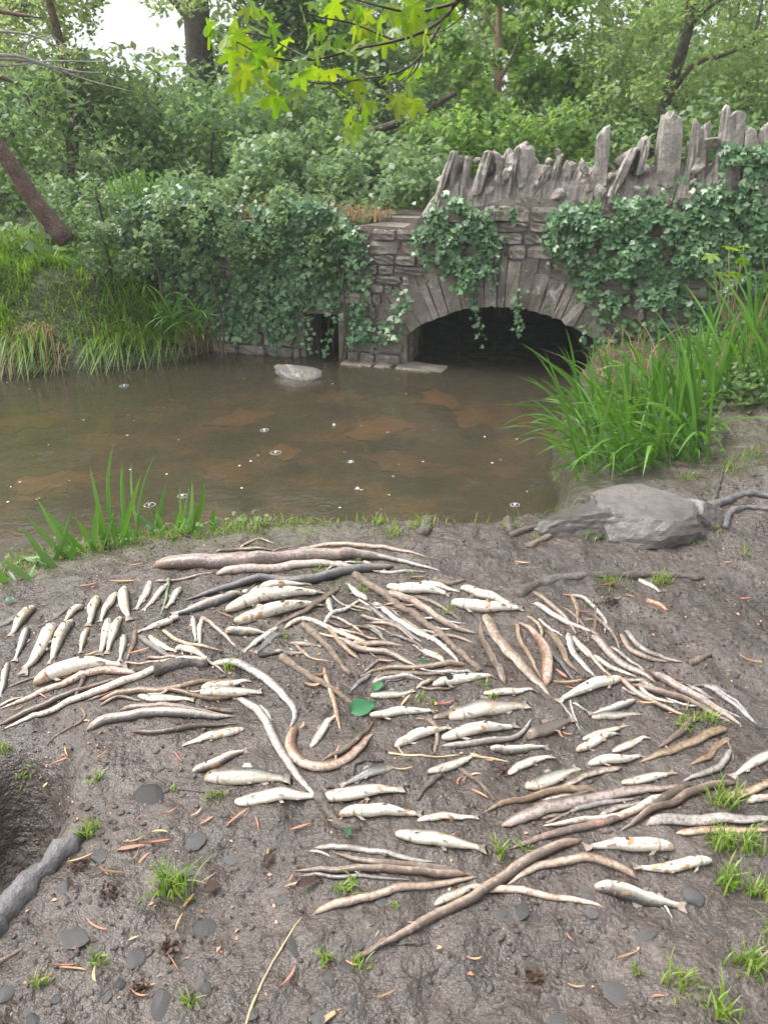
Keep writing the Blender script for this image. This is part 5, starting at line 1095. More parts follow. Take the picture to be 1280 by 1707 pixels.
for px, py, nm in [(493, 1240, 'the hook shaped eel'), (415, 1297, 'the large olive fish'), (600, 1320, 'the large white fish in lower middle'), (735, 1400, 'the speckled fish with raised fin'), (650, 1560, 'the nearest long brown eel'), (640, 1450, 'the lower eel fan'), (245, 1328, 'the big dark stone'), (290, 1480, 'the bright grass clump at lower left'),
                   (60, 1460, 'the smooth grey root'), (460, 1620, 'the long pale dry stem'), (1060, 1490, 'the dark sided silver fish'), (1225, 1450, 'the right hand grass patch'), (900, 1360, 'the thick purple brown eel'), (805, 1180, 'the large grey speckled fish'), (605, 1180, 'the green leaf'), (550, 1120, 'the barky stick'), (300, 940, 'the thick pink eel head'),
                   (470, 1010, 'the three big white fish'), (180, 1010, 'the upper left fish row'), (60, 1090, 'the second fish row'), (240, 1195, 'the three parallel eels'), (100, 1170, 'the long eels at left edge'), (700, 1040, 'the eel tangle'), (810, 1010, 'the red wounded fish'), (900, 1090, 'the fat red brown eel'), (1000, 960, 'the long muddy ridge'), (1080, 1095, 'the two lone eels'),
                   (1150, 1160, 'the right eel bundle'), (1000, 1150, 'the large cream fish'), (1080, 830, 'the large boulder'), (780, 880, 'the bank edge root'), (870, 1520, 'the slate chips in mud'), (1200, 1210, 'the yellow brown eel'), (1240, 840, 'the gnarled root'), (150, 1600, 'the bottom left stones'), (1100, 1640, 'the bottom right corner grass'), (640, 900, 'the top of the eel pile'), (360, 900, 'the iris clump edge')]:
    ANCH[nm] = (px, py)
USED = set()
def autolabel(desc, px, py):
    for nm, (ax_, ay_) in sorted(ANCH.items(), key=lambda kv: (kv[1][0]-px)**2+(kv[1][1]-py)**2):
        dx, dy = px-ax_, py-ay_
        if math.hypot(dx, dy) < 14: rel = ['beside']
        elif abs(dx) > 2.2*abs(dy): rel = ['right of' if dx > 0 else 'left of']
        elif abs(dy) > 2.2*abs(dx): rel = ['below' if dy > 0 else 'above']
        else: rel = [('below' if dy > 0 else 'above')+' and '+('right of' if dx > 0 else 'left of')]
        far_ = 'just ' if math.hypot(dx, dy) < 55 else ('far ' if math.hypot(dx, dy) > 150 else '')
        lb = f'{desc} {far_}{rel[0]} {nm}'
        if lb not in USED and len(lb.split()) <= 16: USED.add(lb); return lb
    return desc
# the many thin eels of the tangle
ree = random.Random(99)
for (x0, x1, y0, y1, ang, n_, mats) in [(570, 760, 1000, 1095, 0.42, 15, ('pale', 'brown', 'grey', 'white', 'tan')), (430, 620, 1030, 1090, 0.5, 6, ('brown', 'tan', 'grey')), (1060, 1200, 1130, 1190, 0.52, 6, ('pale', 'brown', 'white')), (440, 660, 908, 958, 0.02, 6, ('brown', 'grey', 'pink')), (190, 430, 1128, 1212, -0.05, 6, ('brown', 'grey', 'pale')), (860, 1030, 1040, 1120, 0.9, 6, ('brown', 'pale', 'tan')), (600, 760, 1110, 1160, -0.06, 5, ('grey', 'white', 'brown')), (880, 1120, 1325, 1370, -0.2, 5, ('brown', 'grey', 'pink')), (520, 760, 1410, 1470, 0.1, 3, ('brown', 'grey')), (20, 200, 1130, 1200, -0.38, 3, ('brown', 'pale'))]:
    for _ in range(n_):
        cx, cy = ree.uniform(x0, x1), ree.uniform(y0, y1); L_ = ree.uniform(38, 95); an = ang+ree.gauss(0, 0.16); cv = ree.uniform(-0.16, 0.16)*L_; w_ = ree.choice((4, 5, 6, 7, 8))
        dx, dy = math.cos(an), math.sin(an); mt = ree.choice(mats)
        p_ = [(cx+dx*L_*t-dy*cv*(1-4*t*t), cy+dy*L_*t*0.8+dx*cv*(1-4*t*t)) for t in (-0.5, -0.2, 0.12, 0.5)]
        cn = {'pale': 'pale', 'brown': 'brown', 'grey': 'grey', 'white': 'whitish', 'tan': 'tan', 'pink': 'pinkish'}[mt]
        eel(autolabel(f"{'very thin' if w_ < 6 else 'thin'} {cn} {'curved' if abs(cv) > 0.09*L_ else 'straight'} eel", cx, cy), mt, w_, p_)
peb = [rock_mesh('stone_chip', MAT['slate'], 500+i, 2, 0.2, 8) for i in range(8)]
PEB = [(245, 1330, 30, 26, .9), (140, 1345, 11, 9, .6), (102, 1372, 13, 9, .4), (175, 1428, 32, 13, .3), (105, 1482, 13, 17, .4), (122, 1562, 38, 19, .35), (225, 1597, 20, 22, .4), (292, 1446, 46, 14, .25), (388, 1430, 28, 13, .5), (340, 1552, 38, 19, .55), (325, 1400, 24, 16, .3), (345, 1650, 13, 12, .8), (332, 1636, 18, 12, .5), (272, 1675, 21, 25, .9), (10, 1657, 15, 16, .7), (178, 1661, 11, 9, .7),
       (490, 1572, 14, 25, .25), (600, 1570, 14, 13, .3), (575, 1616, 18, 13, .3), (550, 1632, 13, 12, .7), (530, 1692, 22, 16, .25), (592, 1666, 9, 15, .5), (636, 1505, 13, 8, .5), (868, 1519, 16, 13, .25), (836, 1529, 20, 13, .25), (896, 1529, 12, 11, .25), (980, 1494, 17, 9, .3), (1155, 1494, 20, 15, .6), (1067, 1563, 32, 10, .2), (1192, 1553, 17, 8, .25), (1036, 1664, 42, 22, .2), (924, 1676, 9, 12, .7), (817, 1699, 12, 7, .5),
       (930, 1700, 22, 12, .3), (880, 1608, 14, 8, .25), (670, 1566, 10, 9, .3), (1222, 1125, 10, 7, .8), (1264, 1205, 9, 8, .6), (60, 1700, 20, 12, .4), (42, 1690, 12, 10, .5), (95, 1665, 10, 8, .6), (200, 1640, 12, 9, .5), (420, 1690, 16, 9, .3), (318, 1608, 14, 8, .4), (710, 1655, 10, 7, .5), (986, 1522, 14, 8, .25), (640, 1210, 7, 5, .6), (520, 1430, 9, 6, .5), (470, 1500, 14, 8, .2), (150, 1500, 9, 7, .5)]
for i, (px, py, rx, ry, hh) in enumerate(PEB):
    p, t = P(px, py); a = rx*t/FPX*0.88; b = ry*t/FPX*1.15
    c = 'big dark slate stone' if i == 0 else ('large flat grey slate stone' if rx > 28 else 'mid sized grey stone chip' if rx > 14 else 'small bluish grey stone chip')
    o = ob('stone_chip', peb[i % 8], loc=(p.x, p.y, p.z-a*hh*0.12), rot=(random.uniform(-.15, .15), random.uniform(-.15, .15), random.uniform(-.5, .5)), scale=(a*1.1, b*1.1, max(0.004, min(a, b)*hh*0.75)))
    tag(o, autolabel(c, px, py), 'stone', 'slate stones bedded in the mud')
# gravel, crumbs of mud and rotten leaf bits: far too many to count
def scatter(name, label, cat, mat, n, smin, smax, seed, dens, flat=0.5, shape='rock'):
    g = np.random.default_rng(seed); Vs, Fs = [], []; base = 0
    proto = []
    for k in range(6):
        bm = bmesh.new(); bmesh.ops.create_icosphere(bm, subdivisions=1, radius=1.0); pv = np.array([tuple(v.co*(1+random.uniform(-.35, .35))) for v in bm.verts]); pf = np.array([[v.index for v in f.verts] for f in bm.faces]); bm.free(); proto.append((pv, pf))
    x = g.uniform(-1.7, 2.0, n*3); y = g.uniform(0.8, 3.4, n*3); keep = (pool_sd(x, y) < -0.06) & (g.random(n*3) < dens(x, y)); x = x[keep][:n]; y = y[keep][:n]; zz = H(x, y)
    for i in range(len(x)):
        pv, pf = proto[i % 6]; s = smin*(smax/smin)**(g.random()**1.8); a = g.uniform(0, 6.28); c, s_ = math.cos(a), math.sin(a)
        q = pv*np.array([s*g.uniform(.8, 1.7), s, s*flat]); Vs.append(np.stack([q[:, 0]*c-q[:, 1]*s_+x[i], q[:, 0]*s_+q[:, 1]*c+y[i], q[:, 2]+zz[i]+s*flat*0.2], 1)); Fs.append(pf+base); base += 12
    o = ob(name, bigmesh(name, np.concatenate(Vs), np.concatenate(Fs), mat, 3)); tag(o, label, cat, None, 'stuff')
scatter('mud_crumbs', 'crumbs and clods of wet mud across the bank', 'mud', MAT['muddy'], 4200, 0.0018, 0.0085, 1, lambda x, y: 0.25+0.75*(fbm(x*3, y*3, 2) > 0), 0.6)
scatter('gravel', 'small grey slate gravel pressed into the mud', 'gravel', MAT['slate'], 750, 0.0025, 0.0085, 2, lambda x, y: np.clip(1.3-0.55*y, 0.04, 1)*(0.2+0.8*(fbm(x*4+9, y*4, 2) > 0.02)), 0.45)
def flakes(name, label, cat, mat, n, size, seed):
    g = np.random.default_rng(seed); x = g.uniform(-1.7, 2.0, n*3); y = g.uniform(0.8, 3.4, n*3); k = (pool_sd(x, y) < -0.06) & (g.random(n*3) < 0.2+0.8*(fbm(x*2+4, y*2, 2) > 0.05)); x, y = x[k][:n], y[k][:n]
    v, f, c, q = leaves(np.stack([x, y, H(x, y)+0.003], 1), size, rnd_up=2.2, seed=seed, aspect=0.6, fold=0.5); tag(ob(name, bigmesh(name, v, f, mat, q)), label, cat, None, 'stuff')
flakes('leaf_mould', 'dark rotten leaf crumbs over the mud', 'leaf litter', MAT['litter'], 3200, 0.012, 3)
flakes('bud_crumbs', 'tiny tan and pink bud scale crumbs over the mud', 'leaf litter', MAT['scale_tan'], 500, 0.009, 4)
flakes('twig_crumbs', 'small pink bud slivers sprinkled over the mud', 'leaf litter', MAT['scale_red'], 150, 0.013, 5)
# ---------------------------------------------------------------- bud scales and chips that lie singly
def scale_mesh(seed, mat):
    rr = random.Random(seed); n = 7; v, f = [], []; cu = rr.uniform(-1.3, 1.3); lift = rr.uniform(0.0, 0.5); asym = rr.uniform(0.5, 1.6); wd = rr.uniform(0.10, 0.22)
    for i in range(n):
        t = i/(n-1); w = wd*math.sin(math.pi*min(0.97, (t**asym)*0.93+0.06))**0.7; c = Vector((t-0.5, cu*(t-0.5)**2, 0.05+lift*(t-0.5)**2))
        v += [c+Vector((0, w, 0.09)), c+Vector((0, w*0.5, 0.0)), c+Vector((0, -w*0.5, 0.0)), c+Vector((0, -w, 0.09)), c+Vector((0, -w*0.4, 0.05)), c+Vector((0, w*0.4, 0.05))]
    for i in range(n-1):
        for k in range(6): f.append((i*6+k, i*6+(k+1) % 6, (i+1)*6+(k+1) % 6, (i+1)*6+k))
    return mesh('bud_scale', v, f, mat)
sc_m = [scale_mesh(i, MAT['scale_red' if i % 2 else 'scale_tan']) for i in range(24)]
SCL = [(225, 1405, 30, .3), (262, 1408, 44, .1), (228, 1430, 26, 1.3), (240, 1432, 22, .9), (268, 1388, 22, 0), (285, 1356, 20, .4), (330, 1358, 20, .7), (232, 1365, 14, 1.0), (135, 1436, 34, .4), (220, 1415, 38, .25), (190, 1458, 36, -.1), (175, 1455, 22, -.6), (345, 1468, 28, .6), (315, 1505, 22, 1.1), (297, 1540, 28, 1.4), (160, 1548, 42, -.4), (223, 1566, 15, .4), (105, 1612, 46, 0), (125, 1617, 42, -.1), (70, 1638, 36, .4), (158, 1630, 24, -1.2), (290, 1607, 32, -.7),
       (245, 1645, 26, -.1), (232, 1662, 30, -.3), (445, 1430, 22, 1.3), (395, 1365, 40, .7), (412, 1358, 16, 1.2), (430, 1375, 26, -1.2), (500, 1475, 46, .25), (485, 1468, 16, 1.2), (110, 1255, 30, -1.1), (105, 1270, 34, .4), (78, 1310, 14, 1.1), (298, 1266, 30, -.8), (170, 1262, 28, .8), (345, 1370, 22, .6), (628, 1560, 12, 1), (690, 1541, 18, -.2), (545, 1700, 46, .6), (484, 1632, 40, .9), (645, 1662, 30, .3), (585, 1608, 18, -.4),
       (1040, 1598, 40, .3), (948, 1565, 15, -1.1), (790, 1602, 22, 0), (1095, 1662, 22, 0), (1270, 1602, 26, 1.3), (865, 1445, 14, 0), (960, 1648, 24, -.1), (1010, 978, 24, .2), (1030, 1000, 16, .5), (945, 994, 18, -.5), (985, 1035, 22, .1), (968, 1022, 26, -.3), (1050, 995, 14, -.5), (1175, 1112, 14, .8), (1248, 1104, 30, -.4), (1130, 1134, 12, -.4), (1145, 1180, 24, .9), (935, 1125, 24, -.9), (945, 1142, 40, 0), (960, 1152, 30, -.4),
       (930, 1222, 24, 1.5), (945, 1226, 16, -.2), (675, 1170, 26, 1.0), (742, 1176, 24, .1), (700, 1200, 14, -.2), (536, 1128, 22, .2), (522, 1145, 24, .1), (640, 1104, 20, 0), (666, 1046, 16, -1.2), (560, 1050, 14, .6), (668, 1255, 26, -.9), (762, 1305, 18, 1.3), (775, 1300, 26, .9), (800, 1325, 26, -.5), (790, 1292, 18, .2), (815, 1270, 14, 0), (672, 1285, 30, 0), (855, 1254, 16, -.2), (1075, 1175, 26, 0), (70, 1160, 26, -.5), (30, 1185, 20, .6), (120, 1130, 24, .5),
       (155, 1092, 22, .4), (232, 1088, 30, .4), (205, 972, 34, .15), (150, 978, 26, .25), (225, 945, 24, .4), (215, 968, 16, .5), (380, 1030, 30, -.5), (350, 1000, 20, .2), (505, 1212, 14, 1.2), (560, 1260, 34, 1.5), (740, 1368, 26, 0), (612, 1340, 20, 1.1), (590, 1325, 20, .3), (750, 1398, 24, .7), (560, 1372, 24, .3), (500, 1382, 30, .3), (695, 965, 22, .1), (655, 915, 14, 0), (625, 955, 14, -.3), (1100, 905, 18, .5), (1210, 940, 18, .3), (1240, 1000, 14, 0), (870, 940, 20, -.3), (1150, 1372, 14, -.5)]
for i, (px, py, Lp, an) in enumerate(SCL):
    p, t = P(px, py); L = Lp*t/FPX*1.05; me = sc_m[i % 24]
    o = ob('bud_scale', me, loc=(p.x, p.y, p.z+0.004), rot=(random.uniform(-.2, .2), random.uniform(-.12, .12), an*1.2 if abs(an) < 1 else an), scale=(L*1.1, L*random.uniform(0.3, 0.8)*(1 if Lp < 26 else 0.6), L*random.uniform(0.4, 1.2)))
    red = i % 2; c = ('long ' if Lp > 30 else 'short ' if Lp < 18 else '')+('pink red' if red else 'tan')+(' bud scale' if Lp < 30 else ' bark sliver')
    tag(o, autolabel(c, px, py), 'bud scale', 'fallen bud scales on the mud')
# black leaf on the fish, green leaves, small dark leaf clots
def flat_leaf(name, label, px, py, Lp, an, mat, lift=0.0, asp=0.62, lobes=False, cat='leaf', tilt=0.25):
    p, t = P(px, py, lift); L = Lp*t/FPX; v, f = [], []; n = 9
    for i in range(n):
        u = i/(n-1); w = asp*0.5*math.sin(math.pi*u**0.72)**1.05+0.004
        for k in (-1, -0.5, 0, 0.5, 1): v.append(Vector((u-0.5, w*k*(1+0.04*math.sin(i*2+k)), 0.10*abs(k)+0.10*math.sin(u*5+k))))
    for i in range(n-1):
        for k in range(4): f.append((i*5+k, i*5+k+1, i*5+k+6, i*5+k+5))
    o = ob(name, mesh(name, v, f, MAT[mat]), loc=(p.x, p.y, p.z+0.008), rot=(tilt, 0, an), scale=(L, L, L*0.6)); return tag(o, label, cat, 'loose leaves on the mud')
flat_leaf('fallen_leaf', 'large green leaf left of the white fish in centre', 605, 1182, 52, 0.5, 'bigleaf', 0.012, 0.62, tilt=0.45)
flat_leaf('fallen_leaf', 'smaller green leaf behind the large green leaf', 630, 1146, 32, 1.0, 'bigleaf', 0.01, 0.5)
flat_leaf('fallen_leaf', 'tiny green leaf scrap on the straight tan eel', 706, 1107, 20, 0.1, 'bigleaf', 0.03, 0.5)
flat_leaf('rotten_leaf', 'black leaf stuck on the white fish', 748, 1131, 20, 1.3, 'black', 0.045, 0.8)
flat_leaf('fallen_leaf', 'round green leaf by the muddy root below the olive fish', 580, 1390, 15, 1.2, 'bigleaf', 0.01, 0.9)
flat_leaf('fallen_leaf', 'green scrap at the left edge of the mud', 18, 1002, 16, 0.2, 'bigleaf', 0.01, 0.8)
flat_leaf('rotten_leaf', 'red brown dead leaf at lower left centre', 448, 1432, 26, 1.1, 'litter', 0.006, 0.5)
flat_leaf('rotten_leaf', 'red brown dead leaf right of the bright grass clump', 355, 1481, 26, .2, 'litter', 0.006, 0.7)
flat_leaf('rotten_leaf', 'brown dead leaf beside the lower eel fan', 515, 1474, 44, .35, 'litter', 0.006, 0.35)
for px, py, lb in [(180, 1488, 'dark rotten clot below the slate stone'), (130, 1445, 'dark rotten clot beside the smooth grey root'), (280, 1582, 'dark bud clot above a tan sliver'), (228, 1646, 'dark bud clot at the bottom left'), (892, 1630, 'black rotten clot in the bottom middle'), (838, 1288, 'brown burr at the nose of a white fish'), (1082, 915, 'dark clot on the mud below the boulder'), (1020, 1005, 'dark clot below the muddy ridge'), (975, 1135, 'dark red clot below the slanting eels')]:
    p, t = P(px, py); g = np.random.default_rng(px); n = 60; C = np.stack([g.normal(0, .011, n), g.normal(0, .011, n), np.abs(g.normal(0, .004, n))], 1)
    v, f, c, k = leaves(C, 0.013, seed=px); o = ob('rotten_clot', bigmesh('rotten_clot', v, f, MAT['litter'], k, False, c), loc=p); tag(o, lb, 'leaf litter', 'rotten clots on the mud')
# ---------------------------------------------------------------- grass tufts on the mud
def tuft(px, py, wpx, hpx, n_, desc='small green grass tuft', mat='tuft', lean=0.62):
    n = max(12, int(n_*1.5)); p, t = P(px, py); g = np.random.default_rng(int(px*3+py)); r = wpx*0.22*t/FPX; x = p.x+g.normal(0, r, n); y = p.y+g.normal(0, r*0.8, n)
    C = np.stack([x-p.x, y-p.y, H(x, y)-p.z-0.003], 1)
    o = blade_obj('grass_tuft', C, hpx*t/FPX*1.0, 0.0042, MAT[mat], seed=int(px+py), lean=lean, k=0.6); o.location = p
    tag(o, autolabel(desc, px, py), 'grass', 'grass tufts on the mud')
for a in [(290, 1490, 70, 70, 40, 'bright green grass clump'), (318, 1672, 20, 36, 10), (165, 1605, 36, 26, 12), (72, 1642, 24, 30, 10), (150, 1388, 44, 40, 18, 'yellow green straggly grass tuft'), (160, 1302, 26, 30, 10), (362, 1328, 42, 24, 16), (578, 1482, 36, 36, 16), (548, 1352, 26, 20, 8), (832, 1424, 26, 46, 12), (872, 1416, 32, 24, 10), (602, 1612, 30, 30, 12), (545, 1600, 30, 40, 10), (660, 1512, 12, 18, 5),
          (1204, 1336, 60, 46, 34, 'bright green grass clump'), (1205, 1410, 60, 50, 40, 'bright green grass clump'), (1250, 1412, 60, 46, 34, 'bright green grass clump'), (1215, 1475, 60, 46, 36, 'bright green grass clump'), (1262, 1490, 50, 40, 26), (1130, 1644, 66, 44, 22), (1252, 1612, 70, 60, 34, 'bright green grass clump'), (1205, 1690, 60, 50, 26, 'bright green grass clump'), (1290, 1560, 40, 50, 20), (1060, 1620, 14, 24, 5), (1102, 972, 36, 30, 22), (1018, 976, 36, 34, 18, 'yellow green straggly grass tuft'),
          (655, 892, 56, 26, 26), (700, 880, 60, 24, 26), (745, 868, 40, 24, 16), (630, 872, 30, 22, 14), (890, 862, 70, 44, 50, 'bright green grass clump'), (850, 880, 30, 24, 14), (985, 895, 40, 22, 18), (1095, 888, 40, 28, 20), (1180, 876, 60, 22, 24), (382, 1116, 26, 26, 12), (702, 1166, 14, 18, 8), (722, 1172, 16, 16, 8), (818, 1046, 26, 22, 10), (818, 1162, 28, 20, 14), (805, 1142, 20, 22, 8), (1150, 1200, 34, 26, 18), (1182, 1198, 34, 26, 18), (1140, 1212, 40, 22, 18), (745, 1022, 24, 20, 10),
          (600, 985, 30, 16, 12), (470, 1100, 16, 14, 6), (478, 1062, 10, 18, 5), (598, 936, 34, 14, 14), (536, 948, 26, 14, 12), (680, 955, 40, 12, 12), (985, 1010, 14, 14, 6), (1180, 1220, 30, 18, 8), (895, 900, 20, 16, 6), (1240, 920, 24, 14, 8), (1220, 780, 80, 24, 30), (1140, 800, 40, 22, 14), (1260, 760, 60, 24, 24), (1165, 905, 20, 14, 6), (290, 1318, 12, 16, 5), (10, 1250, 30, 24, 14), (40, 1300, 30, 20, 12)]:
    tuft(*a)
# turf along the near bank edge
g = np.random.default_rng(12); bx = g.uniform(-1.75, 0.95, 12000); by = g.uniform(2.0, 3.35, 12000); sd_ = -pool_sd(bx, by)
dn = np.where(bx < -0.25, 1.0, 0.10+0.25*(fbm(bx*6, by*6, 2) > 0.12)); k = (sd_ > 0.0) & (sd_ < np.where(bx < -0.5, 0.14, 0.08)+0.05*fbm(bx*5, by*5, 2)) & (g.random(12000) < dn)
bp = np.stack([bx[k], by[k], H(bx[k], by[k])-0.004], 1)
tag(blade_obj('edge_turf', bp, 0.055, 0.004, MAT['tuft'], seed=8, lean=0.8), 'short bright turf along the near bank edge', 'grass', None, 'stuff')
k2 = k & (bx < -0.45) & (g.random(12000) < 0.3); lc = np.stack([bx[k2], by[k2], H(bx[k2], by[k2])+g.uniform(0.01, 0.07, k2.sum())], 1)
tag(leaf_obj('edge_weeds', lc, 0.024, MAT['bramble'], None, 77, aspect=0.8), 'small leafy weeds in the turf at the bank edge', 'weeds', None, 'stuff')
# ---------------------------------------------------------------- iris leaves at the left, sedge at the right
def strip(p0, p1, w, sag, mat, name, parent, twist=0.0, n=9, bend=None):
    """one long blade from p0 to p1 with a folded midrib"""
    p0 = Vector(p0); p1 = Vector(p1); d = p1-p0; L = d.length; ctr = (p0+p1)/2+Vector((0, 0, sag*L))
    if bend is not None: ctr += Vector(bend)*L
    v, f = [], []
    for i in range(n):
        t = i/(n-1); c = p0*(1-t)**2+ctr*2*t*(1-t)+p1*t*t; tg = ((ctr-p0)*(1-t)+(p1-ctr)*t).normalized()
        sv = Vector((math.cos(twist), math.sin(twist), 0)); sv = (sv-tg*sv.dot(tg)).normalized(); nn = tg.cross(sv)
        ww = w*0.5*min(1, (1-t)*2.6)**0.8*(0.75+0.25*min(1, t*5))+0.0004
        v += [c-sv*ww+nn*ww*0.35, c, c+sv*ww+nn*ww*0.35]
    for i in range(n-1):
        for k in (0, 1): f.append((i*3+k, i*3+k+1, i*3+k+4, i*3+k+3))
    o = parent.location; return ob(name, mesh(name, [q-o for q in v], f, mat), parent)
ic = empty('iris_clump', P(200, 930)[0]); tag(ic, 'upright bright green iris leaves at the water edge on left', 'iris')
rr = random.Random(4)
IR = [(150, 935, 75, 850), (172, 932, 116, 856), (185, 930, 150, 776), (196, 925, 190, 740), (214, 915, 204, 770), (226, 905, 258, 758), (240, 902, 220, 772), (252, 900, 276, 806), (300, 895, 316, 812), (266, 898, 246, 830), (132, 942, 70, 905), (112, 952, 22, 924), (92, 958, 40, 930), (62, 978, 8, 934), (182, 932, 160, 830), (202, 922, 236, 790), (320, 895, 326, 838), (286, 895, 262, 838), (356, 893, 360, 845), (396, 890, 390, 864), (16, 985, -20, 935), (30, 985, 14, 950), (165, 935, 190, 850), (210, 915, 180, 850), (140, 940, 95, 880), (245, 903, 262, 850), (275, 898, 300, 848), (120, 950, 130, 900), (230, 910, 205, 850), (100, 958, 65, 915), (50, 980, 60, 940), (190, 930, 140, 850), (310, 898, 290, 850)]
for _ in range(20):
    x_ = rr.uniform(70, 340); y_ = 955-0.22*(x_-60)+rr.uniform(-8, 8); IR.append((x_, y_, x_+rr.uniform(-80, 40), y_-rr.uniform(30, 110)))
for a, b, c, d in IR:
    lean_ = rr.uniform(-.10, .10)
    p0 = at_z(a, b, -0.06); p0.z = min(-0.02, hz(p0.x, p0.y)) if hz(p0.x, p0.y) > -0.2 else -0.25; q = at_y(c, d, p0.y+rr.uniform(-0.03, 0.08)); strip(p0-Vector((0, 0, 0.02)), q, rr.uniform(0.015, 0.027), rr.uniform(0.02, 0.12), MAT['iris'], 'leaf_blade', ic, rr.uniform(-0.9, 0.9), 9, (lean_, -0.04, 0))
sg_ = empty('sedge_clump', P(1050, 770)[0]); tag(sg_, 'large arching green sedge clump behind the boulders', 'sedge')
for i in range(285):
    bxp = rr.uniform(965, 1185); byp = rr.uniform(690, 800)-(bxp-965)*0.10; p0, _ = P(bxp, byp, 0.0)
    if pool_sd(np.array([p0.x]), np.array([p0.y]))[0] > 0.02: p0.z = max(p0.z, WZ)
    L = rr.uniform(0.28, 0.72); az = rr.gauss(math.pi*1.05, 1.0); out_ = rr.uniform(0.15, 0.85)*L*(0.6 if bxp > 1090 else 1.0); up = math.sqrt(max(0.05, 1-(out_/L)**2))*L*rr.uniform(0.75, 1.0)
    sg2 = rr.uniform(0.06, 0.28)
    if rr.random() < 0.5: out_ = L*rr.uniform(0.6, 0.95); up = L*rr.uniform(0.05, 0.5); sg2 = rr.uniform(0.3, 0.55)
    tip = p0+Vector((math.cos(az)*out_, math.sin(az)*out_*0.8, up)); strip(p0-Vector((0, 0, 0.02)), tip, rr.uniform(0.009, 0.018), sg2, MAT['dryblade' if rr.random() < 0.0 else 'sedge'], 'leaf_blade', sg_, rr.uniform(-0.9, 0.9), 9)
for a, b, c, d in [(1000, 690, 868, 572), (990, 700, 835, 675), (985, 740, 872, 690), (985, 760, 890, 720), (990, 720, 900, 630), (1000, 720, 880, 752), (1010, 700, 925, 640), (985, 770, 905, 790), (1020, 690, 930, 590)]:
    p0, _ = P(a, b); strip(p0, at_y(c, d, p0.y-0.1), 0.014, 0.10, MAT['sedge'], 'leaf_blade', sg_, 0.2, 12)
rd = empty('reed_clump', P(1225, 640)[0]); tag(rd, 'tall reed leaves at the right edge below the ivy', 'reeds')
for i in range(95):
    bxp = rr.uniform(1150, 1330); p0, _ = P(bxp, rr.uniform(600, 690)); L = rr.uniform(0.28, 0.55)+(0.32*rr.random() if bxp > 1225 else 0); az = rr.uniform(0, 6.28); out_ = rr.uniform(0.05, 0.75)*L
    tip = p0+Vector((math.cos(az)*out_, math.sin(az)*out_*0.7, math.sqrt(L*L-out_*out_))); strip(p0-Vector((0, 0, 0.02)), tip, rr.uniform(0.010, 0.019), rr.uniform(0.02, 0.24), MAT['dryblade' if rr.random() < 0.05 else 'sedge'], 'leaf_blade', rd, rr.uniform(-0.9, 0.9), 8)
for nm, lb, px0, px1, py0, py1, Y, n, L in [('iris_clump', 'tall iris leaves on the overgrown wall top at left', 195, 265, 335, 350, 7.55, 26, 0.36), ('sedge_clump', 'drooping sedge at the foot of the left wall', 260, 345, 520, 560, 6.9, 46, 0.42), ('iris_clump', 'thin upright leaves growing from the culvert wall', 545, 575, 460, 500, 6.85, 10, 0.3)]:
    ro = empty(nm, A_((px0+px1)/2, py1, Y)); tag(ro, lb, 'iris' if nm.startswith('iris') else 'sedge')
    for i in range(n):
        p0 = A_(rr.uniform(px0, px1), rr.uniform(py0, py1), Y+rr.uniform(-.1, .1)); l = L*rr.uniform(.6, 1.1); az = rr.uniform(0, 6.28); out_ = l*rr.uniform(.1, .5 if nm[0] == 'i' else 1.0)
        strip(p0, p0+Vector((math.cos(az)*out_, math.sin(az)*out_*0.6-0.05, l*rr.uniform(0.7, 1) if nm[0] == 'i' else l*rr.uniform(-0.3, .7))), 0.017, .12 if nm[0] == 'i' else .35, MAT['sedge' if nm[0] == 's' else 'iris'], 'leaf_blade', ro, rr.uniform(-.8, .8), 7)
for nm, lb, px0, px1, py0, py1, n, sz in [('bank_weeds', 'leafy weeds on the slope right of the sedge', 1130, 1320, 540, 690, 1500, .045), ('bank_weeds', 'leafy weeds between sedge roots and boulder', 1060, 1200, 640, 770, 420, .035)]:
    C = []
    for i in range(n):
        p, _ = P(rr.uniform(px0, px1), rr.uniform(py0, py1)); C.append((p.x, p.y, p.z+rr.uniform(0.01, 0.16)))
    tag(leaf_obj(nm, C, sz, MAT['under'], None, n, aspect=.7), lb, 'weeds', None, 'stuff')
dg = [tuple(P(rr.uniform(985, 1100), rr.uniform(600, 690))[0]) for _ in range(70)]
tag(blade_obj('dry_grass', np.array(dg), 0.42, 0.008, MAT['dry'], seed=9, lean=0.9, dirb=(-0.5, -0.4, 0)), 'brown withered blades behind the sedge clump', 'grass', None, 'stuff')
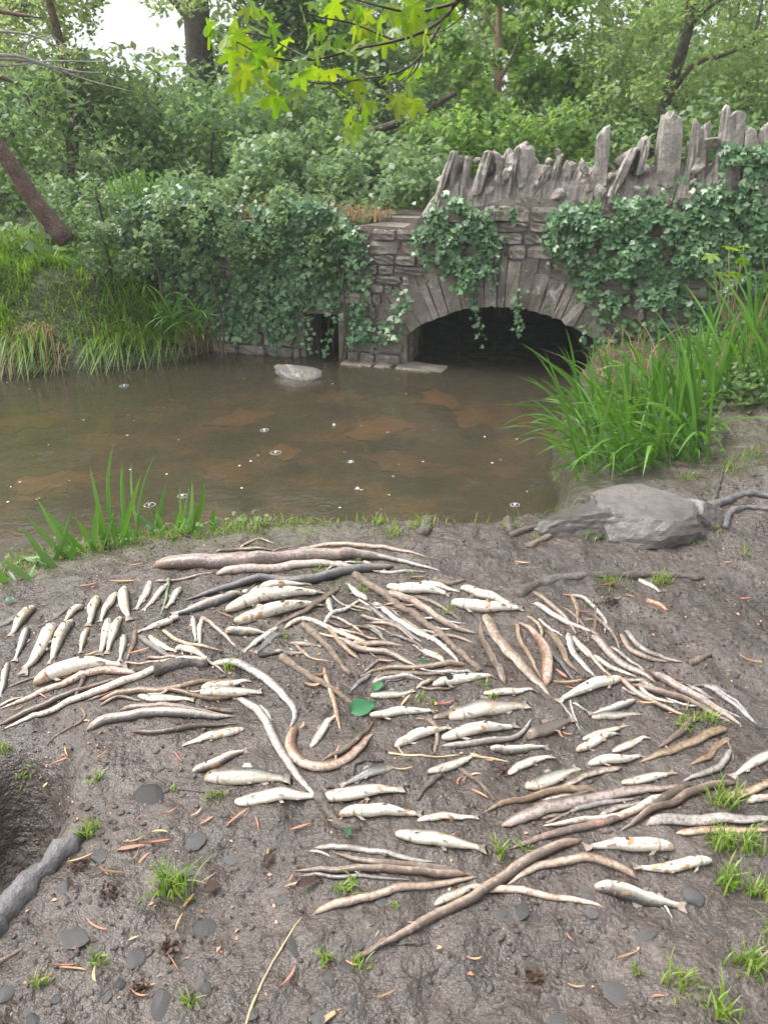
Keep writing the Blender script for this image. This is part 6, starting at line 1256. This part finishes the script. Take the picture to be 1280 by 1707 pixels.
# ---------------------------------------------------------------- sycamore leaves
def syc_mesh(seed):
    rr = random.Random(seed); outl = []
    lob = [(0, 1.0, .30), (52, .84, .26), (-52, .84, .26), (108, .56, .22), (-108, .56, .22)]
    for k in range(44):
        th = -180+360*k/44; r = 0.22
        for an, ln, wd in lob:
            d = abs(th-an)/57.3; r = max(r, ln*(0.52*max(0, 1-(d/0.42)**1.3)+0.48*max(0, 1-(d/0.85)**2.2)))
        r *= 1+0.05*(1 if k % 2 else -1)
        if abs(th) > 165: r = 0.10
        outl.append((math.cos(th/57.3)*r*0.55, math.sin(th/57.3)*r*0.55))
    cu = rr.uniform(0.10, 0.45); v = [Vector((0, 0, 0))]; f = []
    for ring in (0.5, 1.0):
        for x, y in outl:
            x, y = x*ring, y*ring; v.append(Vector((x, y, -cu*(x*x*0.9+y*y*1.1)+0.035*math.cos(math.atan2(y, x)*5)*math.hypot(x, y)*2+rr.uniform(-.006, .006))))
    n = 44
    for k in range(n):
        f.append((0, 1+k, 1+(k+1) % n)); f.append((1+k, 1+n+k, 1+n+(k+1) % n, 1+(k+1) % n))
    return mesh('leaf', v, f, MAT['syc'])
sy = [syc_mesh(i) for i in range(6)]
sb = empty('sycamore_branch', A_(770, -20, 2.5)); tag(sb, 'hanging sycamore branch with backlit yellow green leaves at top', 'branch')
def twig(pts, Y, r0):
    q = crv([A_(x, y, Y+0.05*math.sin(i*1.7))-sb.location for i, (x, y) in enumerate(pts)], 18); v, f = frame_loft(q, [r0*(1-0.7*i/17) for i in range(18)], 6, jit=.08); ob('twig', mesh('twig', v, f, MAT['twig']), sb)
for pts, r0 in (([(800, -60), (765, 0), (720, 45), (660, 68), (600, 80), (520, 100), (450, 95), (395, 70)], .006), ([(775, -20), (735, 40), (700, 95), (660, 122), (600, 132), (545, 140), (480, 130)], .005), ([(720, 45), (700, 90), (668, 150), (650, 178)], .0035), ([(660, 68), (590, 40), (540, 30), (500, 20)], .004), ([(760, 5), (690, 20), (640, 12), (560, -10)], .005), ([(520, 100), (470, 75), (440, 60), (370, 50)], .003), ([(700, 95), (690, 120), (640, 160), (600, 185)], .003), ([(770, -10), (775, 20), (740, 50), (700, 60)], .003)): twig(pts, 2.45, r0)
LV = [(365, 42), (392, 36), (402, 58), (430, 72), (450, 45), (382, 88), (412, 110), (398, 140), (442, 100), (440, 142), (462, 160), (480, 118), (492, 150), (512, 42), (532, 46), (524, 78), (562, 60), (590, 40), (600, 72), (622, 78), (500, 18), (560, 12), (592, 15), (612, 22), (640, 32), (552, 112), (592, 132), (532, 146), (602, 165), (580, 188), (592, 204), (640, 150), (656, 166), (682, 140), (686, 172), (690, 122), (622, 168), (650, 130), (672, 40), (700, 30), (722, 14), (650, 8), (692, 4), (420, 6), (434, 16), (750, 8), (540, 2), (480, 62), (500, 96), (455, 130), (425, 128), (470, 92), (418, 82), (372, 64), (610, 48), (575, 85), (545, 62), (640, 60), (660, 20), (705, 55), (525, 120), (565, 150)]
LV = LV+[(x_+rr.uniform(-22, 22), y_+rr.uniform(-16, 16)) for x_, y_ in LV[::2]]
for px, py in LV:
    px += rr.uniform(-6, 6); py += rr.uniform(-5, 5); p = A_(px, py, 2.45+rr.uniform(-.16, .16))-sb.location
    o = ob('leaf', rr.choice(sy), sb); az = rr.uniform(0, 6.28); tl = rr.choice((rr.uniform(0.3, 0.8), rr.uniform(0.9, 1.5), rr.uniform(1.0, 1.6)))
    o.matrix_local = Matrix.Translation(p) @ Matrix.Rotation(az, 4, 'Z') @ Matrix.Rotation(tl, 4, 'Y') @ Matrix.Rotation(rr.uniform(-.5, .5), 4, 'X') @ Matrix.Scale(rr.uniform(0.066, 0.118), 4)
    st = Vector(p)+Vector((rr.uniform(-.03, .04), rr.uniform(-.02, .02), rr.uniform(.03, .06))); v, f = frame_loft([st, (st+p)/2+Vector((0, 0, .004)), Vector(p)], [.0012, .001, .001], 4); lk = ob('leaf_stalk', mesh('leaf_stalk', v, f, MAT['scale_red']), o); lk.matrix_parent_inverse = o.matrix_local.inverted()
ss_ = empty('sycamore_seedling', P(1215, 560)[0]); tag(ss_, 'yellow green sycamore seedling among the reeds at right', 'seedling')
for px, py, s in [(1185, 425, .14), (1215, 412, .15), (1235, 432, .12), (1200, 455, .13), (1225, 455, .13), (1190, 470, .10), (1240, 410, .09)]:
    p = A_(px, py, 4.5)-ss_.location; o = ob('leaf', rr.choice(sy), ss_); o.matrix_local = Matrix.Translation(p) @ Matrix.Rotation(rr.uniform(0, 6), 4, 'Z') @ Matrix.Rotation(rr.uniform(.2, .8), 4, 'Y') @ Matrix.Scale(s, 4)
    v, f = frame_loft(crv([Vector((0, 0, 0)), p*0.6+Vector((0, 0, -.03)), p], 8), [.004]*8, 5); ob('stem', mesh('stem', v, f, MAT['straw']), ss_)
# ---------------------------------------------------------------- specks on the water
g = np.random.default_rng(31); C = []
while len(C) < 60:
    px, py = g.uniform(0, 960), g.uniform(605, 850); q = at_z(px, py, WZ+0.006)
    if pool_sd(np.array([q.x]), np.array([q.y]))[0] > 0.1: C.append(tuple(q))
C = np.array(C); v, f, c, k = leaves(C, 0.016, rnd_up=6.0, seed=4, aspect=0.8, fold=0.1)  # pale flecks: petals, and painted stand-ins for the glints of splashes
tag(ob('petals_and_glints', bigmesh('petals_and_glints', v, f, MAT['petal'], k)), 'pale petals, bubbles and painted splash glints on the brook', 'petals', None, 'stuff')

# raindrops striking the brook: a ring and a small crown of water
mw = M('splash_water'); bb = mw.bsdf((0.9, 0.92, 0.93), 0.08, 0.5); bb.inputs['Transmission Weight'].default_value = 0.55; bb.inputs['IOR'].default_value = 1.33
Vs, Fs, b0 = [], [], 0
for k_ in range(9):
    while True:
        q = at_z(g.uniform(0, 940), g.uniform(625, 865), WZ+0.005)
        if pool_sd(np.array([q.x]), np.array([q.y]))[0] > 0.12: break
    for R_, r_ in ((g.uniform(0.012, 0.034), 0.0017), (0.004, 0.0045)):
        for i in range(14):
            for j in range(5):
                a_, b_ = 2*math.pi*i/14, 2*math.pi*j/5; Vs.append((q.x+(R_+r_*math.cos(b_))*math.cos(a_), q.y+(R_+r_*math.cos(b_))*math.sin(a_), q.z+r_*(0.8 if r_ < .004 else 2.2)*math.sin(b_)))
        Fs += [(b0+i*5+j, b0+((i+1) % 14)*5+j, b0+((i+1) % 14)*5+(j+1) % 5, b0+i*5+(j+1) % 5) for i in range(14) for j in range(5)]; b0 += 70
tag(ob('raindrop_splashes', bigmesh('raindrop_splashes', np.array(Vs), np.array(Fs), mw.m, 4, True)), 'rings and splashes of raindrops on the brook', 'splashes', None, 'stuff')
# ---------------------------------------------------------------- haze volume added to stand in for a veil on the lens
HB = [(-14, -4, -1.6), (14, 24, 8.6)]
hv = [Vector((x, y, z)) for x in (HB[0][0], HB[1][0]) for y in (HB[0][1], HB[1][1]) for z in (HB[0][2], HB[1][2])]
hm = bpy.data.materials.new('lens_veil_haze'); hm.use_nodes = True; hm.node_tree.nodes.clear()
ho = hm.node_tree.nodes.new('ShaderNodeOutputMaterial'); pv_ = hm.node_tree.nodes.new('ShaderNodeVolumePrincipled'); pv_.inputs['Density'].default_value = 0.0028; pv_.inputs['Color'].default_value = (0.86, 0.93, 0.90, 1)
hm.node_tree.links.new(pv_.outputs[0], ho.inputs['Volume'])
tag(ob('haze', mesh('haze', hv, [(0, 1, 3, 2), (4, 6, 7, 5), (0, 4, 5, 1), (2, 3, 7, 6), (0, 2, 6, 4), (1, 5, 7, 3)], hm, False)), 'thin added haze standing in for a veil on the lens', None, None, 'stuff')
